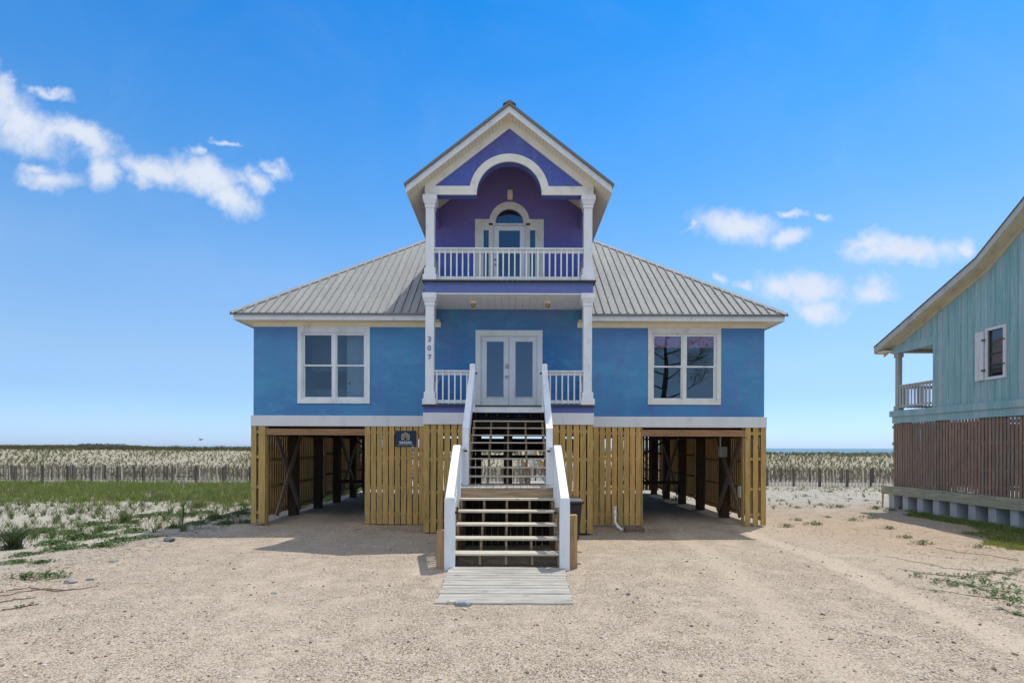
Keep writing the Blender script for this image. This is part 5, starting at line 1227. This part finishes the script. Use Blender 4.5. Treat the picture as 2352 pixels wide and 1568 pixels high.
# creeping mats
def mat_mesh(name, n, rx, ry, seed, leaf=.05, mat='mat'):
    rg = np.random.default_rng(seed); r = rg.random(n)**.62*(.5+.75*rg.random(n)); t = rg.uniform(0, 6.28, n)
    lob = 1+.35*np.sin(3*t+seed)+.2*np.sin(5*t+2*seed)
    px = r*np.cos(t)*rx*lob; py = r*np.sin(t)*ry*lob; pz = rg.uniform(.01, .12, n)*np.clip(1.1-r*.7, .1, 2)
    a = rg.uniform(0, 6.28, n); ti = rg.uniform(-1.1, 1.1, n); l = leaf*rg.uniform(.6, 1.3, n)
    ca, sa = np.cos(a), np.sin(a); V = []
    for u, v in ((-1, 0), (0, -.42), (1, 0), (0, .42)):
        V.append(np.stack([px+l*(u*ca-v*sa), py+l*(u*sa+v*ca), pz+l*u*ti+.01*(abs(v) > 0)], 1))
    Vv = np.stack(V, 1).reshape(-1, 3); b = np.arange(n)*4; return npmesh(name, Vv, np.stack([b, b+1, b+2, b+3], 1), M_[mat])
src = [mat_mesh('creeping_plant', 330, .50, .42, 10+i, .042) for i in range(5)]
sp_ = []
for xd, yd, s in ((95,1222,1.1),(185,1238,1.2),(250,1215,1.0),(310,1222,.9),(330,1186,.9),(370,1182,1.),(425,1185,1.1),(500,1190,1.),(552,1180,1.),(560,1160,.8),(470,1178,.9),(545,1128,1.3),
                  (145,1262,1.),(60,1275,.6),(20,1262,.7),(35,1292,.5),(95,1292,.45),(235,1255,.8),(280,1243,.9),(520,1203,.8),(450,1203,.8),(400,1212,.6),(215,1205,1.),(160,1225,.8),(120,1250,.9),
                  (570,1200,.7),(30,1232,1.),(240,1232,.8),(340,1235,.7),(590,1140,.8),(300,1200,.7),(505,1152,.9),(430,1148,1.),(360,1150,1.),(180,1290,.5),(260,1283,.5)):
    p = ground_at(xd, yd)
    if p.x > -8.0: continue
    sp_.append((p.x, p.y, s, random.uniform(-.5, .5)))
copies(src, sp_, 'low mat of bright green creeping plants on the sand left of the house', 'creeping plant', 'creeping plant mats left of the house')
src = [mat_mesh('weed_patch', 90, .28, .14, 30+i, .032) for i in range(3)]; sp_ = []
for xd, yd in ((1830,1166),(1795,1150),(1850,1140),(1905,1130),(1950,1146),(1990,1150),(1805,1210),(1830,1195),(1885,1160),(2010,1168),(2045,1172),(1960,1196),(1900,1188),(2080,1235),(2120,1250),(2040,1214),(1870,1205),(2250,1258),(1925,1165),(2000,1190)):
    p = ground_at(xd, yd); sp_.append((p.x, p.y, random.uniform(.6, 1.2), random.uniform(-.4, .4)))
copies(src, sp_, 'small flat weed patch on the sandy yard right of the house', 'weed', 'weed patches on the yard right of the house')
src = [mat_mesh('vine_sprig', 46, .22, .12, 60+i, .03) for i in range(3)]; sp_ = []
for xd, yd in ((2105,1325),(2190,1345),(2225,1330),(2262,1345),(2300,1340),(2330,1352),(2285,1372),(2325,1378),(2345,1362),(2240,1362),(2312,1330),(2340,1392),(2150,1338)):
    p = ground_at(xd, yd); sp_.append((p.x, p.y, random.uniform(.5, 1.1), random.uniform(-.6, .6)))
copies(src, sp_, 'small cluster of green vine leaves on the sand near the right edge', 'vine leaves', 'leaf clusters of the vines at the right edge')
# patches of weeds at lower left and under the right bay
for xd, yd, lab, s in ((60, 1330, 'scraggly weed patch beside the dry vines at the lower left', .7), (118, 1325, 'greener weed patch just left of the pale half-buried rock', .9)):
    p = ground_at(xd, yd); o = mat_mesh('weed_patch', 170, .36, .12, int(xd), .026); o.location = p; tag(o, lab, 'weed')
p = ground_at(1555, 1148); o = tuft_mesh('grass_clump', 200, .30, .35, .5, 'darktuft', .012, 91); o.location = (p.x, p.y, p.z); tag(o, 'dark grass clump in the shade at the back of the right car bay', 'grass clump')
# vines
def vine(pts_d, label, leaves=0, seed=0, r=.0045):
    rg = np.random.default_rng(seed); v = thing('vine', ground_at(*pts_d[0]), label, 'vine'); P3 = [ground_at(*q) for q in pts_d]; pts = []
    for a, b in zip(P3[:-1], P3[1:]):
        for t in np.linspace(0, 1, 7)[:-1]:
            q = a.lerp(b, t); q = Vector((q.x+rg.normal(0, .02), q.y+rg.normal(0, .02), 0)); q.z = gh(q.x, q.y)+.008; pts.append(q)
    m = MB().tube(pts, r, 5); m.build('stem', 'vine', v)
    if leaves:
        L_ = MB()
        for k in range(leaves):
            i = int(len(pts)*rg.random()**.7) if False else rg.integers(len(pts)//4, len(pts)); q = pts[i]+Vector((rg.normal(0, .07), rg.normal(0, .07), .02)); a = rg.uniform(0, 6.28); l = rg.uniform(.02, .045); d = Vector((math.cos(a), math.sin(a), rg.uniform(-.3, .5))); e_ = Vector((-math.sin(a), math.cos(a), 0))
            L_.add([q-d*l, q-e_*l*.5, q+d*l, q+e_*l*.5], [(0, 1, 2, 3)])
        L_.build('leaves', 'mat', v)
vine([(2035,1278),(2100,1290),(2170,1304),(2250,1312),(2352,1318)], 'long dry vine trailing toward the right edge, highest of the vines on the right', 14, 1)
vine([(2060,1305),(2130,1318),(2200,1324),(2280,1316),(2352,1322)], 'leafy vine crossing the sand below the highest vine on the right', 70, 2)
vine([(2150,1330),(2210,1340),(2260,1356),(2352,1362)], 'leafy vine on the right with its leaves spreading to the frame edge', 110, 3)
vine([(2110,1352),(2180,1360),(2260,1372),(2352,1374)], 'nearly bare vine below the leafy ones on the right', 18, 4)
vine([(2150,1248+10),(2200,1268),(2280,1276),(2352,1290)], 'thin brown vine near the yellow grass on the right', 6, 5)
vine([(2200,1330),(2270,1322),(2330,1312),(2352,1306)], 'short leafy vine crossing upward at the right edge', 60, 6)
vine([(2290,1395),(2310,1402),(2335,1410),(2352,1415)], 'leafy sprig low at the right edge above the gravel', 30, 7)
vine([(0,1362),(60,1350),(130,1358),(240,1346)], 'long dry vine branch lying lower left, topmost', 0, 8, .006)
vine([(0,1370),(55,1360),(110,1352),(180,1356)], 'dry forked vine branch lower left, just under the longest one', 0, 9, .006)
vine([(0,1384),(40,1376),(90,1372)], 'short dry twig lower left below the forked branch', 0, 10, .006)
vine([(0,1402),(35,1396),(100,1385)], 'dry twig at the left edge, lowest of the dry ones', 12, 11, .007)
# gravel pebbles and litter
n = 9000; yy = 3.6+12*RNG.random(n)**1.5; xx = RNG.uniform(-1.05, 1.05, n)*yy; k = (np.abs(xx+.1) > 1.15) | (yy < 6.9); k &= ~((yy > 10.5) & (xx < -8.8)); xx, yy = xx[k], yy[k]; n = len(xx)
import bmesh
bm = bmesh.new(); bmesh.ops.create_icosphere(bm, subdivisions=1, radius=1.); iv = np.array([v.co[:] for v in bm.verts]); ifc = np.array([[v.index for v in f.verts] for f in bm.faces]); bm.free()
s = RNG.gamma(2.0, .0032, n)+.004; s = np.minimum(s, .026); a = RNG.uniform(0, 6.28, n); sc3 = RNG.uniform(.6, 1.3, (n, 3))*s[:, None]; sc3[:, 2] *= .6
pv = iv[None]*sc3[:, None, :]*(1+RNG.normal(0, .12, (n, 12, 1))); ca, sa = np.cos(a)[:, None], np.sin(a)[:, None]
pv = np.stack([pv[..., 0]*ca-pv[..., 1]*sa+xx[:, None], pv[..., 0]*sa+pv[..., 1]*ca+yy[:, None], pv[..., 2]+(gz(xx, yy)+s*.2)[:, None]], -1)
M_['pebble'] = None
def pebble_mat():
    m, nt, b, o = newmat('pebbles'); g = NG(nt)
    g.L.new(g.ramp(g.isl(), [(0, (.10, .08, .065)), (.18, (.20, .15, .11)), (.4, (.42, .33, .24)), (.65, (.55, .47, .37)), (.85, (.62, .58, .53)), (1, (.36, .24, .16))]), b.inputs['Base Color']); b.inputs['Roughness'].default_value = .8; return m
M_['pebble'] = pebble_mat()
tag(npmesh('gravel', pv.reshape(-1, 3), (ifc[None]+(np.arange(n)*12)[:, None, None]).reshape(-1, 3), M_['pebble']), 'loose pebbles and shell bits scattered over the tan drive', 'gravel', kind='stuff')
# plant litter on the drive edges
def litter(n, fx, lab):
    x, y = fx(n); a = RNG.uniform(0, 3.14, n); l = RNG.uniform(.02, .09, n); z = gz(x, y)+.006; dx, dy = np.cos(a)*l, np.sin(a)*l; w_ = .004
    V = np.stack([np.stack([x-dx, y-dy, z], 1), np.stack([x+dy*.08+w_, y-dx*.08, z+.006], 1), np.stack([x+dx, y+dy, z+.004], 1)], 1).reshape(-1, 3); b = np.arange(n)*3
    tag(npmesh('litter', V, np.stack([b, b+1, b+2], 1), M_['vine']), lab, 'litter', kind='stuff')
def fx(n):
    y = RNG.uniform(7, 15, n); x = -8.6+.28*(y-13)*-1*.6+RNG.normal(0, .5, n)-.0; return x, y
litter(1500, fx, 'dry plant litter along the left edge of the gravel drive')
litter(900, lambda n: (RNG.uniform(7, 14, n), RNG.uniform(8, 19, n)), 'thin dry litter scattered over the yard between the houses')
litter(500, lambda n: (RNG.normal(3.9, .6, n), RNG.normal(14.5, .35, n)), 'dry litter at the corner of the right slat panel')
litter(500, lambda n: (RNG.normal(-3.6, .9, n), RNG.normal(14.3, .45, n)), 'dry litter in front of the slat panel left of the stairs')
# far trees on the spit
n = 9000; x = RNG.uniform(-560, -368, n); top_ = 1.6+1.6*(vnoise(x*.06, x*0, 2)+.5*vnoise(x*.25, x*0, 3))+2.2*np.exp(-((x+424)/6)**2)-2.2*ss(-400, -372, x); y = RNG.uniform(500, 560, n); z = .4+RNG.random(n)**.8*top_
l = RNG.uniform(.5, 1.1, n); a = RNG.uniform(0, 6.28, n); V = np.stack([np.stack([x-l*np.cos(a), y-l*np.sin(a), z-l*.5], 1), np.stack([x+l*np.cos(a), y+l*np.sin(a), z-l*.4], 1), np.stack([x+RNG.normal(0, .3, n), y, z+l], 1)], 1).reshape(-1, 3); b = np.arange(n)*3
tag(npmesh('distant_wood', V, np.stack([b, b+1, b+2], 1), M_['treeline']), 'hazy line of distant trees on the horizon at the far left', 'trees', kind='stuff')
# the old pine across the road behind the viewer: seen mirrored in the right window
tr = thing('pine_tree', (12.8, -12, 0), 'old spreading pine across the road, seen mirrored in the right window', 'tree')
rt = random.Random(5); tk_ = MB(); fol = MB()
tk_.tube([(12.8, -12, -.2), (12.9, -12, 3), (12.7, -12.1, 6), (12.95, -12, 8.6), (12.8, -11.9, 10.6), (13.1, -12, 12.4)], [.30, .26, .22, .18, .12, .05], 10)
def limb(p, d, l, r, lev):
    pts = [p]; rr = [r]; q = Vector(p); d = Vector(d).normalized()
    for i in range(5):
        d = (d+Vector((rt.uniform(-.25, .25), rt.uniform(-.25, .25), rt.uniform(-.12, .22)))).normalized(); q = q+d*l/5; pts.append(q.copy()); rr.append(r*(1-(i+1)/6))
        if lev > 0 and i > 0: limb(q, d+Vector((rt.uniform(-.9, .9), rt.uniform(-.9, .9), rt.uniform(-.2, .5))), l*.42, r*.45, lev-1)
    tk_.tube(pts, rr, 6)
    if lev == 0:
        for k in range(26):
            c0 = q+Vector((rt.gauss(0, .28), rt.gauss(0, .28), rt.gauss(0, .16))); a = rt.uniform(0, 6.28); e = Vector((math.cos(a), math.sin(a), rt.uniform(-.3, .6)))*.16; f = Vector((-math.sin(a), math.cos(a), rt.uniform(-.4, .4)))*.03
            fol.add([c0-e-f, c0-e+f, c0+e], [(0, 1, 2)])
for z, a, l in ((6.2, 0.2, 3.2), (7.0, 2.9, 3.4), (7.8, .7, 3.8), (8.3, 3.5, 3.2), (8.9, 5.8, 3.6), (9.5, 2.4, 3.0), (10.0, .1, 3.0), (10.5, 3.9, 2.4), (11.2, 1.2, 2.0), (11.6, 4.4, 1.8)):
    limb(Vector((12.85, -12, z)), (math.cos(a), math.sin(a), .25), l, .085, 2)
tk_.build('trunk', 'dark_wood', tr); fol.build('crown', M_['dune_grass'], tr)
# gull
gb = at(461, 1010, 70)
m = MB(); m.tube([gb+Vector((-.28, 0, -.03)), gb+Vector((-.12, 0, 0)), gb+Vector((.08, 0, .01)), gb+Vector((.24, 0, .05))], [.015, .06, .06, .02], 8)
for s in (-1, 1): m.add([gb+Vector((-.08, 0, 0)), gb+Vector((.1, 0, .02)), gb+Vector((.12, s*.35, .22)), gb+Vector((.02, s*.62, .10)), gb+Vector((-.04, s*.3, .2))], [(0, 1, 2, 4), (4, 2, 3)])
o = m.build('bird', 'rock_dark'); tag(o, 'small dark bird flying low over the dune left of the house', 'bird')
